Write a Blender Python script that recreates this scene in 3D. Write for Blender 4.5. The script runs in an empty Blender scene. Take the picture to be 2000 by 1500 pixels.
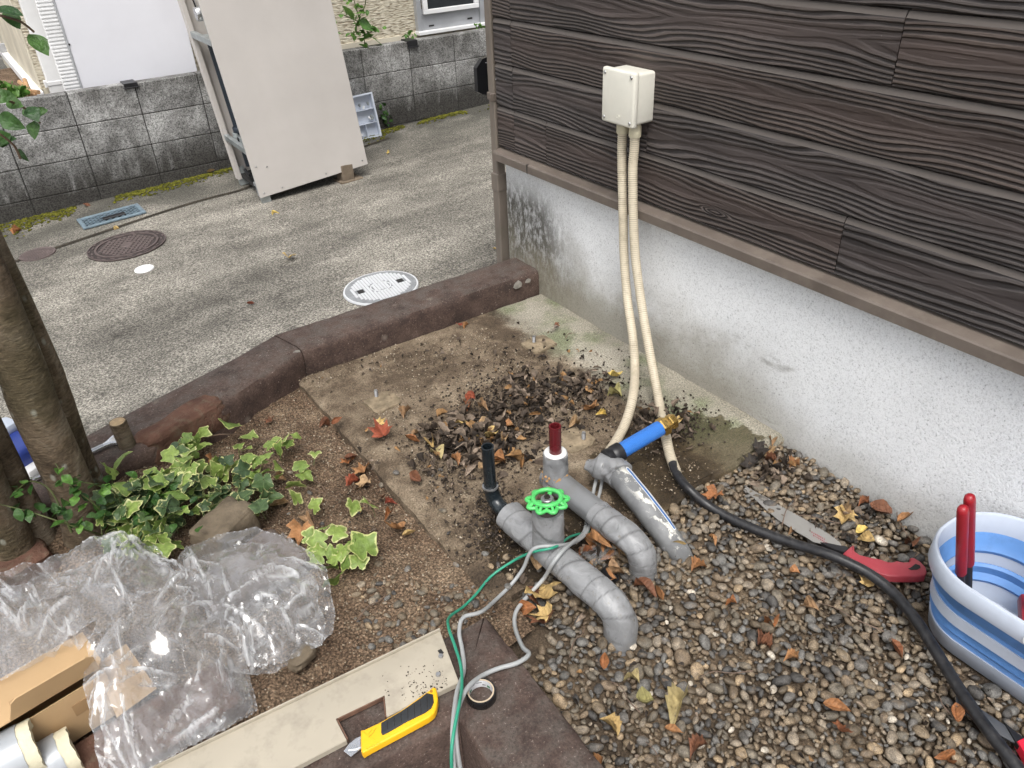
import bpy, bmesh, math, random
import numpy as np
from mathutils import Vector, Matrix, noise as mnoise, geometry as mgeo
random.seed(7)
R = math.radians
sc = bpy.context.scene
COL = sc.collection

# ------------------------------------------------------------------ camera
CAM = Vector((0.0, 0.0, 1.39))
CX = Vector((0.8224, -0.5675, -0.0395)); CY = Vector((0.3355, 0.4276, 0.8394)); CZ = Vector((-0.4595, -0.7036, 0.5421))
FPX = 1526.2
cd = bpy.data.cameras.new('camera'); co = bpy.data.objects.new('camera', cd); COL.objects.link(co)
cm = Matrix((CX, CY, CZ)).transposed().to_4x4(); cm.translation = CAM
co.matrix_world = cm
cd.sensor_width = 36; cd.lens = 36 * FPX / 2000; cd.clip_start = 0.02; cd.clip_end = 300
sc.camera = co
# ------------------------------------------------------------------ sky, sun, exposure (bright overcast)
SUN_EL, SUN_AZ = R(62), R(215)          # azimuth clockwise from +Y
w = bpy.data.worlds.new('World'); sc.world = w; w.use_nodes = True
nt = w.node_tree; bg = nt.nodes['Background']
sky = nt.nodes.new('ShaderNodeTexSky'); sky.sky_type = 'NISHITA'; sky.sun_disc = False
sky.sun_elevation = SUN_EL; sky.sun_rotation = SUN_AZ; sky.dust_density = 3.0; sky.air_density = 1.0
hs = nt.nodes.new('ShaderNodeHueSaturation'); hs.inputs['Saturation'].default_value = 0.16
nt.links.new(sky.outputs[0], hs.inputs['Color']); nt.links.new(hs.outputs[0], bg.inputs['Color'])
bg.inputs['Strength'].default_value = 0.15
sd = bpy.data.lights.new('sun', 'SUN'); sd.energy = 1.2; sd.angle = R(30); sd.color = (1.0, 0.96, 0.9)
so = bpy.data.objects.new('sun', sd); COL.objects.link(so)
sdir = Vector((math.sin(SUN_AZ) * math.cos(SUN_EL), math.cos(SUN_AZ) * math.cos(SUN_EL), math.sin(SUN_EL)))
so.rotation_euler = sdir.to_track_quat('Z', 'Y').to_euler(); so.location = sdir * 20
vs = sc.view_settings; vs.view_transform = 'Standard'; vs.look = 'None'; vs.exposure = 0.9; vs.gamma = 1.0
vs.use_curve_mapping = False
sc.render.resolution_x = 1024; sc.render.resolution_y = 768
sc.cycles.max_bounces = 6; sc.cycles.diffuse_bounces = 3; sc.cycles.glossy_bounces = 3; sc.cycles.transparent_max_bounces = 10; sc.cycles.caustics_reflective = False; sc.cycles.caustics_refractive = False
try: sc.cycles.use_denoising = True; sc.cycles.use_adaptive_sampling = True; sc.cycles.adaptive_threshold = .035
except Exception: pass

# ------------------------------------------------------------------ where a photo point lies on a plane of the place
def ray(px, py): return (CX * ((px - 1000) / FPX) - CY * ((py - 750) / FPX) - CZ)
def P(px, py, z=0.0):
    d = ray(px, py); return CAM + d * ((z - CAM.z) / d.z)
def PX(px, py, x):
    d = ray(px, py); return CAM + d * ((x - CAM.x) / d.x)
def PY(px, py, y):
    d = ray(px, py); return CAM + d * ((y - CAM.y) / d.y)
DA, DB, DC = -.315, .035, -.012
def dz(x, y): return DA + DB * x + DC * (y - 5.75)
def PD(px, py):
    d = ray(px, py); t = (DA - 5.75 * DC - CAM.z) / (d.z - DB * d.x - DC * d.y); return CAM + d * t
def proj(v):
    q = Vector(v) - CAM; zz = -q.dot(CZ); return (1000 + FPX * q.dot(CX) / zz, 750 - FPX * q.dot(CY) / zz, zz)
def VZ(x, y, py):
    lo, hi = -1.0, 1.5
    for _ in range(40):
        m = (lo + hi) / 2
        if proj((x, y, m))[1] > py: lo = m
        else: hi = m
    return lo
def nz(x, y, z=0, s=1.0): return mnoise.noise(Vector((x * s, y * s, z * s)))
def fbm(x, y, z=0, s=1.0, o=4): return mnoise.fractal(Vector((x * s, y * s, z)), 0.9, 2.0, o)
def sst(a, b, v):
    t = min(1, max(0, (v - a) / (b - a))); return t * t * (3 - 2 * t)
def lerp(a, b, t): return a + (b - a) * t

# ------------------------------------------------------------------ material helpers
class G:
    def __init__(s, name):
        s.m = bpy.data.materials.new(name); s.m.use_nodes = True; s.t = s.m.node_tree; s.t.nodes.clear()
        s.out = s.t.nodes.new('ShaderNodeOutputMaterial')
    def n(s, typ, ins=None, **props):
        nd = s.t.nodes.new('ShaderNode' + typ)
        for k, v in props.items(): setattr(nd, k, v)
        for k, v in (ins or {}).items():
            if v is None: continue
            i = nd.inputs[k]
            if isinstance(v, bpy.types.NodeSocket): s.t.links.new(v, i)
            else:
                if i.type == 'RGBA' and len(v) == 3: v = (*v, 1)
                i.default_value = v
        return nd
    def pos(s): return s.n('NewGeometry').outputs['Position']
    def obj(s): return s.n('TexCoord').outputs['Object']
    def rnd(s): return s.n('ObjectInfo').outputs['Random']
    def attr(s, nm): return s.n('Attribute', attribute_name=nm)
    def map(s, v, scale=(1, 1, 1), loc=(0, 0, 0), rot=(0, 0, 0)):
        return s.n('Mapping', {'Vector': v, 'Scale': scale, 'Location': loc, 'Rotation': rot}).outputs[0]
    def noise(s, v, scale=5, det=4, rough=.55, dist=0.0):
        return s.n('TexNoise', {'Vector': v, 'Scale': scale, 'Detail': min(det, 4), 'Roughness': rough, 'Distortion': dist}).outputs[0]
    def voro(s, v, scale=5, feat='F1', out='Distance', rnd=1.0):
        return s.n('TexVoronoi', {'Vector': v, 'Scale': scale, 'Randomness': rnd}, feature=feat).outputs[out]
    def ramp(s, f, stops, mode='LINEAR'):
        nd = s.n('ValToRGB', {'Fac': f}); cr = nd.color_ramp; cr.interpolation = mode
        while len(cr.elements) < len(stops): cr.elements.new(0.5)
        for e, (p, c) in zip(cr.elements, stops):
            e.position = p
            if isinstance(c, (int, float)): c = (c, c, c)
            e.color = (*c, 1) if len(c) == 3 else c
        return nd.outputs[0]
    def mix(s, f, a, b, blend='MIX'):
        nd = s.n('Mix', data_type='RGBA', blend_type=blend)
        for k, v in ((0, f), (6, a), (7, b)):
            i = nd.inputs[k]
            if isinstance(v, bpy.types.NodeSocket): s.t.links.new(v, i)
            elif k == 0: i.default_value = v
            else: i.default_value = (*v, 1) if len(v) == 3 else v
        return nd.outputs[2]
    def math(s, op, a, b=None, clamp=False):
        nd = s.n('Math', operation=op, use_clamp=clamp)
        for k, v in ((0, a), (1, b)):
            if v is None: continue
            if isinstance(v, bpy.types.NodeSocket): s.t.links.new(v, nd.inputs[k])
            else: nd.inputs[k].default_value = v
        return nd.outputs[0]
    def sep(s, v):
        nd = s.n('SeparateXYZ', {'Vector': v}); return nd.outputs[0], nd.outputs[1], nd.outputs[2]
    def comb(s, x, y, z): return s.n('CombineXYZ', {'X': x, 'Y': y, 'Z': z}).outputs[0]
    def rng(s, v, a, b, c=0.0, d=1.0, smooth=True):
        return s.n('MapRange', {'Value': v, 'From Min': a, 'From Max': b, 'To Min': c, 'To Max': d}, interpolation_type='SMOOTHSTEP' if smooth else 'LINEAR').outputs[0]
    def bump(s, h, st=.5, dist=.002, prev=None):
        return s.n('Bump', {'Height': h, 'Strength': st, 'Distance': dist, 'Normal': prev}).outputs[0]
    def done(s, col, rough=.6, metal=0.0, normal=None, spec=.5, **kw):
        ins = {'Base Color': col, 'Roughness': rough, 'Metallic': metal, 'Normal': normal, 'Specular IOR Level': spec}
        for k, v in kw.items(): ins[k.replace('_', ' ')] = v
        b = s.n('BsdfPrincipled', ins); s.t.links.new(b.outputs[0], s.out.inputs[0]); return s.m

def plain(name, col, rough=.5, metal=0.0, var=.12, vs_=14, bump=.1, bs=160, bd=.0006, spec=.5, dirt=.0, dcol=(.06, .05, .04), world=False, **kw):
    g = G(name); v = g.pos() if world else g.obj()
    n1 = g.noise(v, vs_, 5); c = g.mix(1.0, col, g.ramp(n1, [(.3, 1 - var * 1.3), (.7, 1 + var * .6)]), 'MULTIPLY')
    if dirt:
        n2 = g.noise(v, vs_ * 2.3, 8, .7); c = g.mix(g.ramp(n2, [(.5, 0.0), (.72, dirt)]), c, dcol)
    r = g.rng(n1, .2, .8, max(.03, rough - .08), min(1, rough + .1))
    return g.done(c, r, metal, g.bump(g.noise(v, bs, 3), bump, bd), spec, **kw)

# ------------------------------------------------------------------ mesh helpers
class MB:
    def __init__(s): s.v = []; s.f = []; s.a = {}
    def add(s, vs, fs):
        o = len(s.v); s.v += [tuple(q) for q in vs]; s.f += [tuple(i + o for i in q) for q in fs]; return o
    def box(s, c, size, rot=None, bev=0.0, seg=1):
        bm = bmesh.new(); bmesh.ops.create_cube(bm, size=1.0)
        for v in bm.verts: v.co = Vector((v.co.x * size[0], v.co.y * size[1], v.co.z * size[2]))
        if bev: bmesh.ops.bevel(bm, geom=bm.edges[:], offset=bev, segments=seg, profile=.5, affect='EDGES')
        m = (rot.to_matrix() if hasattr(rot, 'to_matrix') else rot) if rot is not None else Matrix.Identity(3)
        c = Vector(c); bm.verts.index_update()
        s.add([m @ v.co + c for v in bm.verts], [[v.index for v in f.verts] for f in bm.faces]); bm.free(); return s
    def box2(s, a, b, bev=0.0, seg=1):
        a, b = Vector(a), Vector(b); return s.box((a + b) / 2, [abs(q) for q in (b - a)], None, bev, seg)
    def prism(s, poly, z0, z1, bev=0.0, M=None, seg=2):
        bm = bmesh.new(); bot = [bm.verts.new((q[0], q[1], z0)) for q in poly]; top = [bm.verts.new((q[0], q[1], z1)) for q in poly]
        n = len(poly); bm.faces.new(bot[::-1]); bm.faces.new(top)
        for i in range(n): bm.faces.new((bot[i], bot[(i + 1) % n], top[(i + 1) % n], top[i]))
        bmesh.ops.recalc_face_normals(bm, faces=bm.faces[:])
        if bev: bmesh.ops.bevel(bm, geom=[e for e in bm.edges if all(v.co.z > (z0 + z1) / 2 for v in e.verts)] if bev > 0 else bm.edges[:], offset=abs(bev), segments=seg, profile=.5, affect='EDGES')
        bm.verts.index_update()
        s.add([(M @ v.co if M is not None else v.co) for v in bm.verts], [[v.index for v in f.verts] for f in bm.faces]); bm.free(); return s
    def tube(s, path, r, n=14, caps=True, inner=None):
        pts = [Vector(q) for q in path]; N = len(pts)
        T = [(pts[min(i + 1, N - 1)] - pts[max(i - 1, 0)]).normalized() for i in range(N)]
        up = Vector((0, 0, 1)) if abs(T[0].z) < .9 else Vector((1, 0, 0))
        u = (up - T[0] * up.dot(T[0])).normalized(); L = 0.0; vs = []
        for i in range(N):
            if i:
                L += (pts[i] - pts[i - 1]).length
                u = (u - T[i] * u.dot(T[i])).normalized()
            b = T[i].cross(u)
            for k in range(n):
                th = 2 * math.pi * k / n; rr = r(L, th, i / (N - 1)) if callable(r) else r
                vs.append(pts[i] + (u * math.cos(th) + b * math.sin(th)) * rr)
        fs = [(i * n + k, i * n + (k + 1) % n, (i + 1) * n + (k + 1) % n, (i + 1) * n + k) for i in range(N - 1) for k in range(n)]
        if caps: fs += [tuple(range(n))[::-1], tuple((N - 1) * n + k for k in range(n))]
        s.add(vs, fs); return s
    def lathe(s, prof, n=32, c=(0, 0, 0), M=None, closed=False):
        vs = []; c = Vector(c)
        for r, z in prof:
            for k in range(n):
                a = 2 * math.pi * k / n; q = Vector((r * math.cos(a), r * math.sin(a), z)); vs.append((M @ q if M is not None else q) + c)
        m = len(prof); fs = []
        for i in range(m if closed else m - 1):
            j = (i + 1) % m
            fs += [(i * n + k, i * n + (k + 1) % n, j * n + (k + 1) % n, j * n + k) for k in range(n)]
        s.add(vs, fs); return s
    def cyl(s, a, b, r, n=16, r2=None):
        a, b = Vector(a), Vector(b); r2 = r if r2 is None else r2; s.tube([a, b], lambda L, th, t: r + (r2 - r) * t, n); return s
    def mesh(s, name, mat, smooth=True, ang=40):
        me = bpy.data.meshes.new(name); me.from_pydata(s.v, [], s.f); me.materials.append(mat)
        for an, vals in s.a.items():
            at = me.attributes.new(an, 'FLOAT', 'POINT'); at.data.foreach_set('value', vals)
        me.update()
        bm = bmesh.new(); bm.from_mesh(me); bmesh.ops.recalc_face_normals(bm, faces=bm.faces[:]) if smooth != 'keep' else None; bm.to_mesh(me); bm.free()
        if smooth:
            me.shade_smooth()
            if ang: me.set_sharp_from_angle(angle=R(ang))
        return me
    def build(s, name, mat, parent=None, smooth=True, ang=40, loc=None, w=False):
        if w:                                  # built in world coordinates: move under an unrotated parent
            q = parent; b = Vector((0, 0, 0))
            while q is not None: b += q.location; q = q.parent
            s.v = [(x - b.x, y - b.y, z - b.z) for x, y, z in s.v]
        o = bpy.data.objects.new(name, s.mesh(name, mat, smooth, ang)); COL.objects.link(o)
        if loc is not None: o.location = loc
        if parent is not None: o.parent = parent
        return o
def tag(o, label=None, cat=None, group=None, kind=None):
    if label: o['label'] = label
    if cat: o['category'] = cat
    if group: o['group'] = group
    if kind: o['kind'] = kind
    return o
def thing(name, label, cat, loc=(0, 0, 0), rot=(0, 0, 0), group=None):
    o = bpy.data.objects.new(name, None); COL.objects.link(o); o.location = loc; o.rotation_euler = rot; o.empty_display_size = .05
    return tag(o, label, cat, group)
def inst(name, me, loc, rot=(0, 0, 0), scale=(1, 1, 1), parent=None):
    o = bpy.data.objects.new(name, me); COL.objects.link(o); o.location = loc; o.rotation_euler = rot; o.scale = scale
    if parent is not None: o.parent = parent
    return o
def spline(pts, step=.01):
    pts = [Vector(q) for q in pts]; out = []
    e = [pts[0] * 2 - pts[1]] + pts + [pts[-1] * 2 - pts[-2]]
    for i in range(1, len(e) - 2):
        a, b, c, d = e[i - 1:i + 3]; n = max(2, int((c - b).length / step))
        for k in range(n):
            t = k / n
            out.append(.5 * ((2 * b) + (c - a) * t + (2 * a - 5 * b + 4 * c - d) * t * t + (3 * b - a - 3 * c + d) * t ** 3))
    out.append(pts[-1]); return out
def rel(pts, base): return [Vector(q) - Vector(base) for q in pts]
def yx(c, s=1.0): return tuple(q * s for q in c)

# ================================================================== materials of the setting
def m_driveway():
    g = G('washed_concrete'); p = g.pos()
    big = g.noise(p, 1.1, 6, .6, .4); streak = g.noise(g.map(p, (.5, 2.2, 1), rot=(0, 0, .25)), 1.6, 5, .6)
    mid = g.noise(p, 7, 6, .65)
    lit = g.math('ADD', g.math('MULTIPLY', big, .5), g.math('ADD', g.math('MULTIPLY', streak, .55), g.math('MULTIPLY', mid, .32)))
    base = g.ramp(lit, [(.5, (.125, .115, .098)), (.64, (.235, .218, .187)), (.8, (.40, .372, .32))])
    f1 = g.noise(p, 105, 3, .75); f2 = g.voro(p, 130)
    sp = g.ramp(g.math('SUBTRACT', f1, g.math('MULTIPLY', f2, .22)), [(.3, .32), (.42, .8), (.54, 1.25), (.64, 1.8)])
    c = g.mix(1.0, base, sp, 'MULTIPLY')
    x, y, z = g.sep(p)      # damp algae film along the foot of the block wall
    al = g.math('MULTIPLY', g.rng(y, 4.75, 5.6), g.rng(g.noise(p, 3.5, 5), .25, .55))
    c = g.mix(al, c, g.mix(1.0, (.065, .062, .052), g.rng(f1, .3, .7, .5, 1.9), 'MULTIPLY'))
    return g.done(c, .85, 0, g.bump(g.math('ADD', f1, g.math('MULTIPLY', f2, -.5)), .7, .004), .3)
def m_block():
    g = G('concrete_block'); p = g.pos(); rn = g.rnd()
    x, y, z = g.sep(p)
    n1 = g.noise(p, 5, 7, .68, .6); f = g.noise(p, 130, 3, .7); drip = g.noise(g.map(p, (9, 9, 1.4)), 1.4, 6, .7)
    base = g.ramp(n1, [(.3, (.16, .158, .152)), (.5, (.26, .257, .25)), (.72, (.42, .42, .41))])
    base = g.mix(1.0, base, g.rng(rn, 0, 1, .8, 1.15, False), 'MULTIPLY')
    zz = g.math('SUBTRACT', z, g.math('MULTIPLY', x, .035)); low = g.math('MAXIMUM', g.math('MULTIPLY', g.rng(zz, .10, -.22), g.rng(drip, .22, .55)), g.rng(g.math('ADD', zz, g.math('MULTIPLY', n1, .16)), -.10, -.16))
    top = g.math('MULTIPLY', g.rng(z, .22, .4), g.rng(drip, .35, .62))
    c = g.mix(g.math('MULTIPLY', low, .92), base, (.034, .031, .027))
    c = g.mix(g.math('MULTIPLY', top, .6), c, (.06, .056, .05))
    c = g.mix(g.math('MULTIPLY', g.rng(n1, .56, .3), .42), c, (.08, .077, .072))
    c = g.mix(1.0, c, g.ramp(f, [(.36, .35), (.5, 1.0), (.66, 1.5)]), 'MULTIPLY')
    return g.done(c, .9, 0, g.bump(f, .6, .003), .25)
def m_stucco():
    g = G('white_roughcast'); p = g.pos(); x, y, z = g.sep(p)
    f = g.noise(p, 260, 3, .7, .3); f2 = g.noise(p, 140, 2, .6)
    pit = g.ramp(g.math('ADD', g.math('MULTIPLY', f, .65), g.math('MULTIPLY', f2, .35)), [(.30, .30), (.41, .82), (.53, 1.0)])
    big = g.noise(p, 2.2, 5, .6); st = g.noise(g.map(p, (7, 7, 2.6)), 1.0, 7, .72)
    c = g.mix(1.0, g.mix(g.rng(big, .35, .65), (.78, .79, .80), (.86, .87, .88)), pit, 'MULTIPLY')
    n = g.noise(p, 6, 6, .65)
    grime = g.math('MULTIPLY', g.rng(g.math('ADD', y, g.math('MULTIPLY', z, -.35)), 1.86, 2.2), g.math('MULTIPLY', g.rng(z, .50, .32), g.rng(st, .16, .5)))
    gk = g.math('MULTIPLY', grime, g.rng(g.noise(g.map(p, (1, 1, .5)), 55, 4, .7), .34, .58, .55, 1.0)); c = g.mix(g.math('MULTIPLY', gk, .96), c, g.mix(1.0, (.045, .041, .03), pit, 'MULTIPLY'))
    base = g.math('MULTIPLY', g.rng(g.math('ADD', z, g.math('MULTIPLY', n, -.3)), .17, -.12), g.rng(y, .95, 1.35))
    c = g.mix(g.math('MULTIPLY', base, .8), c, g.mix(1.0, (.24, .215, .16), pit, 'MULTIPLY'))
    base2 = g.math('MULTIPLY', g.rng(g.math('ADD', z, g.math('MULTIPLY', n, -.16)), .07, -.1), .5)
    c = g.mix(base2, c, g.mix(1.0, (.30, .28, .23), pit, 'MULTIPLY'))
    sp = g.math('MULTIPLY', g.rng(g.noise(g.map(p, (1, 1.6, 5), rot=(.35, 0, 0)), 3.2, 5, .7), .56, .72), g.math('MULTIPLY', g.rng(y, 1.75, 1.6), g.rng(z, .36, .2)))
    sp = g.math('MULTIPLY', sp, g.rng(y, .85, 1.1))
    c = g.mix(g.math('MULTIPLY', sp, .5), c, (.16, .15, .13))
    return g.done(c, .85, 0, g.bump(g.math('ADD', f, g.math('MULTIPLY', f2, .8)), .8, .0026), .3)
def m_kerb():
    g = G('brown_painted_concrete'); p = g.pos(); x, y, z = g.sep(p)
    n = g.noise(p, 9, 7, .68); f = g.noise(p, 170, 4, .7); m = g.noise(p, 26, 5, .6)
    c = g.ramp(g.math('ADD', g.math('MULTIPLY', n, .6), g.math('MULTIPLY', m, .4)), [(.3, (.034, .024, .020)), (.48, (.074, .048, .039)), (.64, (.118, .08, .064))])
    nzv = g.sep(g.n('NewGeometry').outputs['Normal'])[2]
    gr = g.math('MULTIPLY', g.rng(nzv, .5, .9), g.rng(m, .35, .68))
    c = g.mix(g.math('MULTIPLY', gr, .7), c, (.088, .076, .066))
    c = g.mix(g.ramp(f, [(.64, 0.0), (.72, .75)]), c, (.36, .32, .28))
    c = g.mix(g.ramp(g.voro(p, 8.5), [(.05, .55), (.13, 0.0)]), c, (.2, .17, .14))
    c = g.mix(1.0, c, g.ramp(f, [(.3, .55), (.5, 1.0), (.7, 1.35)]), 'MULTIPLY')
    return g.done(c, .8, 0, g.bump(g.math('ADD', f, g.math('MULTIPLY', m, 1.5)), .7, .004), .35)
def m_pad():
    g = G('sandy_concrete'); p = g.pos(); x, y, z = g.sep(p)
    n = g.noise(p, 3.2, 7, .62, .5); f = g.noise(p, 210, 4, .75); m = g.noise(p, 18, 6, .65)
    t = g.math('ADD', g.math('MULTIPLY', n, .62), g.math('MULTIPLY', m, .38))
    c = g.ramp(t, [(.36, (.06, .043, .029)), (.47, (.115, .084, .056)), (.56, (.21, .162, .112)), (.68, (.33, .27, .195))])
    wall = g.rng(g.math('ADD', x, g.math('MULTIPLY', m, .16)), 1.45, 1.56)
    c = g.mix(wall, c, g.ramp(n, [(.3, (.22, .205, .16)), (.6, (.36, .33, .27))]))
    gm = g.math('MULTIPLY', wall, g.rng(g.noise(p, 5, 4), .46, .64))
    c = g.mix(g.math('MULTIPLY', gm, .75), c, (.145, .17, .085))
    d1 = g.math('ADD', g.math('POWER', g.math('DIVIDE', g.math('SUBTRACT', x, 1.32), .27), 2.0), g.math('POWER', g.math('DIVIDE', g.math('SUBTRACT', y, 1.17), .23), 2.0))
    d2 = g.math('ADD', g.math('POWER', g.math('DIVIDE', g.math('SUBTRACT', x, .84), .17), 2.0), g.math('POWER', g.math('DIVIDE', g.math('SUBTRACT', y, 1.17), .14), 2.0))
    d = g.math('ADD', g.math('MINIMUM', d1, d2), g.math('MULTIPLY', g.math('SUBTRACT', m, .5), 1.5))
    wet = g.rng(d, .98, .90)
    c = g.mix(wet, c, g.mix(1.0, c, (.36, .33, .25), 'MULTIPLY'))
    c = g.mix(1.0, c, g.ramp(f, [(.34, .45), (.5, 1.0), (.66, 1.6)]), 'MULTIPLY')
    r = g.rng(wet, 0, 1, .92, .42)
    return g.done(c, r, 0, g.bump(g.math('ADD', f, g.math('MULTIPLY', m, 2.0)), .8, .005), .3)
def m_soil():
    g = G('brown_soil'); p = g.pos()
    n = g.noise(p, 6, 7, .65, .4); f = g.noise(p, 190, 4, .75); v = g.voro(p, 150)
    c = g.ramp(n, [(.3, (.075, .048, .031)), (.52, (.155, .106, .07)), (.7, (.25, .185, .125))])
    c = g.mix(1.0, c, g.ramp(g.math('SUBTRACT', f, g.math('MULTIPLY', v, .25)), [(.22, .35), (.38, 1.0), (.52, 2.1)]), 'MULTIPLY')
    return g.done(c, .95, 0, g.bump(g.math('SUBTRACT', f, v), .9, .006), .2)
def m_gravelbase():
    g = G('gravel_sand'); p = g.pos(); n = g.noise(p, 7, 6, .65); f = g.noise(p, 230, 4, .75)
    c = g.ramp(n, [(.35, (.05, .038, .028)), (.6, (.15, .11, .074)), (.75, (.26, .2, .135))])
    c = g.mix(1.0, c, g.ramp(f, [(.32, .4), (.5, 1.0), (.66, 1.8)]), 'MULTIPLY')
    return g.done(c, .95, 0, g.bump(f, .8, .004), .2)
PEB = [(0, (.055, .051, .047)), (.12, (.125, .106, .08)), (.26, (.10, .077, .052)), (.38, (.17, .13, .086)), (.51, (.112, .103, .092)), (.62, (.145, .108, .072)), (.74, (.21, .172, .128)), (.86, (.12, .114, .104)), (.95, (.27, .2, .125)), (.984, (.40, .355, .29))]
def m_pebble(joined):
    g = G('pebble_mix' if joined else 'pebble_single'); r = g.attr('rnd').outputs['Fac'] if joined else g.rnd()
    v = g.pos(); c = g.ramp(r, PEB, 'CONSTANT')
    n = g.noise(v, 75, 6, .7, .3); f = g.noise(v, 420, 3, .7)
    c = g.mix(1.0, c, g.ramp(n, [(.3, .5), (.5, 1.05), (.68, 1.75)]), 'MULTIPLY')
    c = g.mix(1.0, c, g.ramp(f, [(.35, .65), (.5, 1.0), (.66, 1.5)]), 'MULTIPLY')
    c = g.mix(g.ramp(g.noise(v, 40, 4), [(.58, 0.0), (.72, .6)]), c, (.2, .15, .1))
    return g.done(c, g.rng(n, .3, .7, .45, .75), 0, g.bump(g.math('ADD', n, f), .5, .0015), .4)
def m_siding():
    g = G('woodgrain_siding'); p = g.pos(); rn = g.rnd(); x, y, z = g.sep(p)
    off = g.math('MULTIPLY', rn, 37.0)
    q = g.comb(off, g.math('ADD', y, off), g.math('MULTIPLY', z, 1.0))
    vv = g.math('FRACT', g.math('DIVIDE', g.math('SUBTRACT', z, .5435), .1495))
    wob = g.noise(g.comb(off, g.math('MULTIPLY', y, .8), 0.0), 1.0, 2, .5)
    cen = g.math('ADD', .22, g.math('MULTIPLY', wob, .56))
    dist = g.math('ABSOLUTE', g.math('SUBTRACT', vv, cen))
    lowf = g.noise(g.comb(off, g.math('MULTIPLY', y, 1.4), g.math('MULTIPLY', vv, 1.1)), 1.0, 2, .45)
    ph = g.math('ADD', g.math('MULTIPLY', g.math('POWER', dist, 1.25), g.math('ADD', 10.0, g.math('MULTIPLY', rn, 6.0))), g.math('MULTIPLY', lowf, 6.5))
    kn = g.voro(g.comb(off, g.math('MULTIPLY', y, 2.2), g.math('MULTIPLY', vv, 1.6)), 1.0)
    ph = g.math('ADD', ph, g.math('MULTIPLY', g.rng(kn, .16, .02), 2.6))
    ph = g.math('ADD', ph, g.math('MULTIPLY', g.math('SUBTRACT', g.noise(g.comb(off, g.math('MULTIPLY', y, 9.0), g.math('MULTIPLY', z, 45.0)), 1.0, 3, .6), .5), .5))
    wv = g.math('SINE', g.math('MULTIPLY', ph, 6.283))
    ridge = g.rng(wv, -.85, .7)
    fine = g.noise(g.map(q, (30, 14, 240)), 1.0, 4, .7)
    pat = g.noise(g.map(q, (1, 2.4, 12)), 1.0, 4, .6)
    flat = g.math('MULTIPLY', g.rng(dist, .24, .07), .8)
    hh = g.math('ADD', g.math('MULTIPLY', ridge, g.math('SUBTRACT', 1.0, g.math('MULTIPLY', flat, .85))), g.math('MULTIPLY', fine, .22))
    c = g.ramp(ridge, [(0, (.019, .0155, .0145)), (.45, (.044, .036, .033)), (1, (.083, .070, .063))])
    c = g.mix(flat, c, (.052, .041, .037))
    c = g.mix(1.0, c, g.rng(pat, .3, .7, .72, 1.25), 'MULTIPLY')
    c = g.mix(1.0, c, g.mix(rn, (.92, .94, 1.0), (1.12, 1.0, .95)), 'MULTIPLY')
    c = g.mix(g.ramp(g.noise(p, 260, 2, .6), [(.72, 0.0), (.78, .5)]), c, (.3, .28, .26))
    nzv = g.sep(g.n('NewGeometry').outputs['True Normal'])[2]; ch = g.rng(nzv, .25, .35); c = g.mix(ch, c, (.085, .072, .064)); hh = g.math('MULTIPLY', hh, g.math('SUBTRACT', 1.0, ch))  # up-facing chamfers: skylight highlight painted in as a lighter colour, grain left out
    return g.done(c, .62, 0, g.bump(hh, .95, .0055), .42)
M = {}
M['drive'] = m_driveway(); M['block'] = m_block(); M['stucco'] = m_stucco(); M['kerb'] = m_kerb(); M['pad'] = m_pad(); M['soil'] = m_soil()
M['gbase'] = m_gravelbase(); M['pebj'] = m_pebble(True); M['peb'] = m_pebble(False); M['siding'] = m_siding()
M['trim'] = plain('brown_trim_metal', (.135, .11, .092), .5, 0, .18, 9, .15, 120, .0006, .45, .45, (.2, .17, .14), True)
M['downpipe'] = plain('taupe_downpipe', (.155, .13, .108), .5, 0, .15, 5, .1, 90, .0005, .45, .3, (.08, .08, .05), True)
M['mortar'] = plain('mortar', (.045, .043, .04), .95, 0, .3, 30, .5, 200, .002, .2, .5, (.16, .15, .14), True)
M['dark'] = plain('dark_gap', (.02, .019, .018), .9)
M['black'] = plain('black_plastic', (.012, .012, .014), .38, 0, .2, 20, .08)
def m_ripple():
    g = G('ripple_cream_render'); p = g.pos(); x, y, z = g.sep(p)
    q = g.map(p, (20, 20, 95)); n = g.noise(q, 1.0, 2, .5, .5); f = g.noise(p, 90, 3)
    c = g.ramp(n, [(.36, (.26, .215, .155)), (.47, (.48, .43, .33)), (.6, (.62, .57, .46))])
    c = g.mix(g.rng(g.noise(p, 1.6, 5), .52, .7, 0, .45), c, (.2, .17, .12))
    return g.done(c, .85, 0, g.bump(n, .8, .012), .3)
M['ripple'] = m_ripple()
M['cream'] = plain('cream_render', (.62, .57, .46), .8, 0, .2, 3, .5, 160, .003, .3, .3, (.35, .3, .22), True)
M['white'] = plain('white_painted', (.78, .78, .78), .4, 0, .06, 4, .05, 60, .0005, .5, .12, (.5, .48, .45), True)
M['sheetw'] = plain('white_sheet', (.70, .70, .74), .45, 0, .05, 2, .12, 30, .002, .5, .1, (.6, .6, .62), True)
M['alu'] = plain('grey_aluminium', (.42, .43, .45), .4, .35, .1, 6, .05, 90, .0004, .5, .15, (.25, .25, .24), True)
M['glassd'] = plain('dark_window_glass', (.02, .024, .028), .06, 0, .2, 3, .02)
def m_moss():
    g = G('moss'); p = g.pos(); n = g.noise(p, 40, 5); c = g.ramp(n, [(.3, (.03, .03, .012)), (.5, (.10, .10, .016)), (.7, (.19, .18, .03))])
    return g.done(c, .95, 0, g.bump(g.noise(p, 200, 3), .9, .006), .1)
M['moss'] = m_moss()

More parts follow.
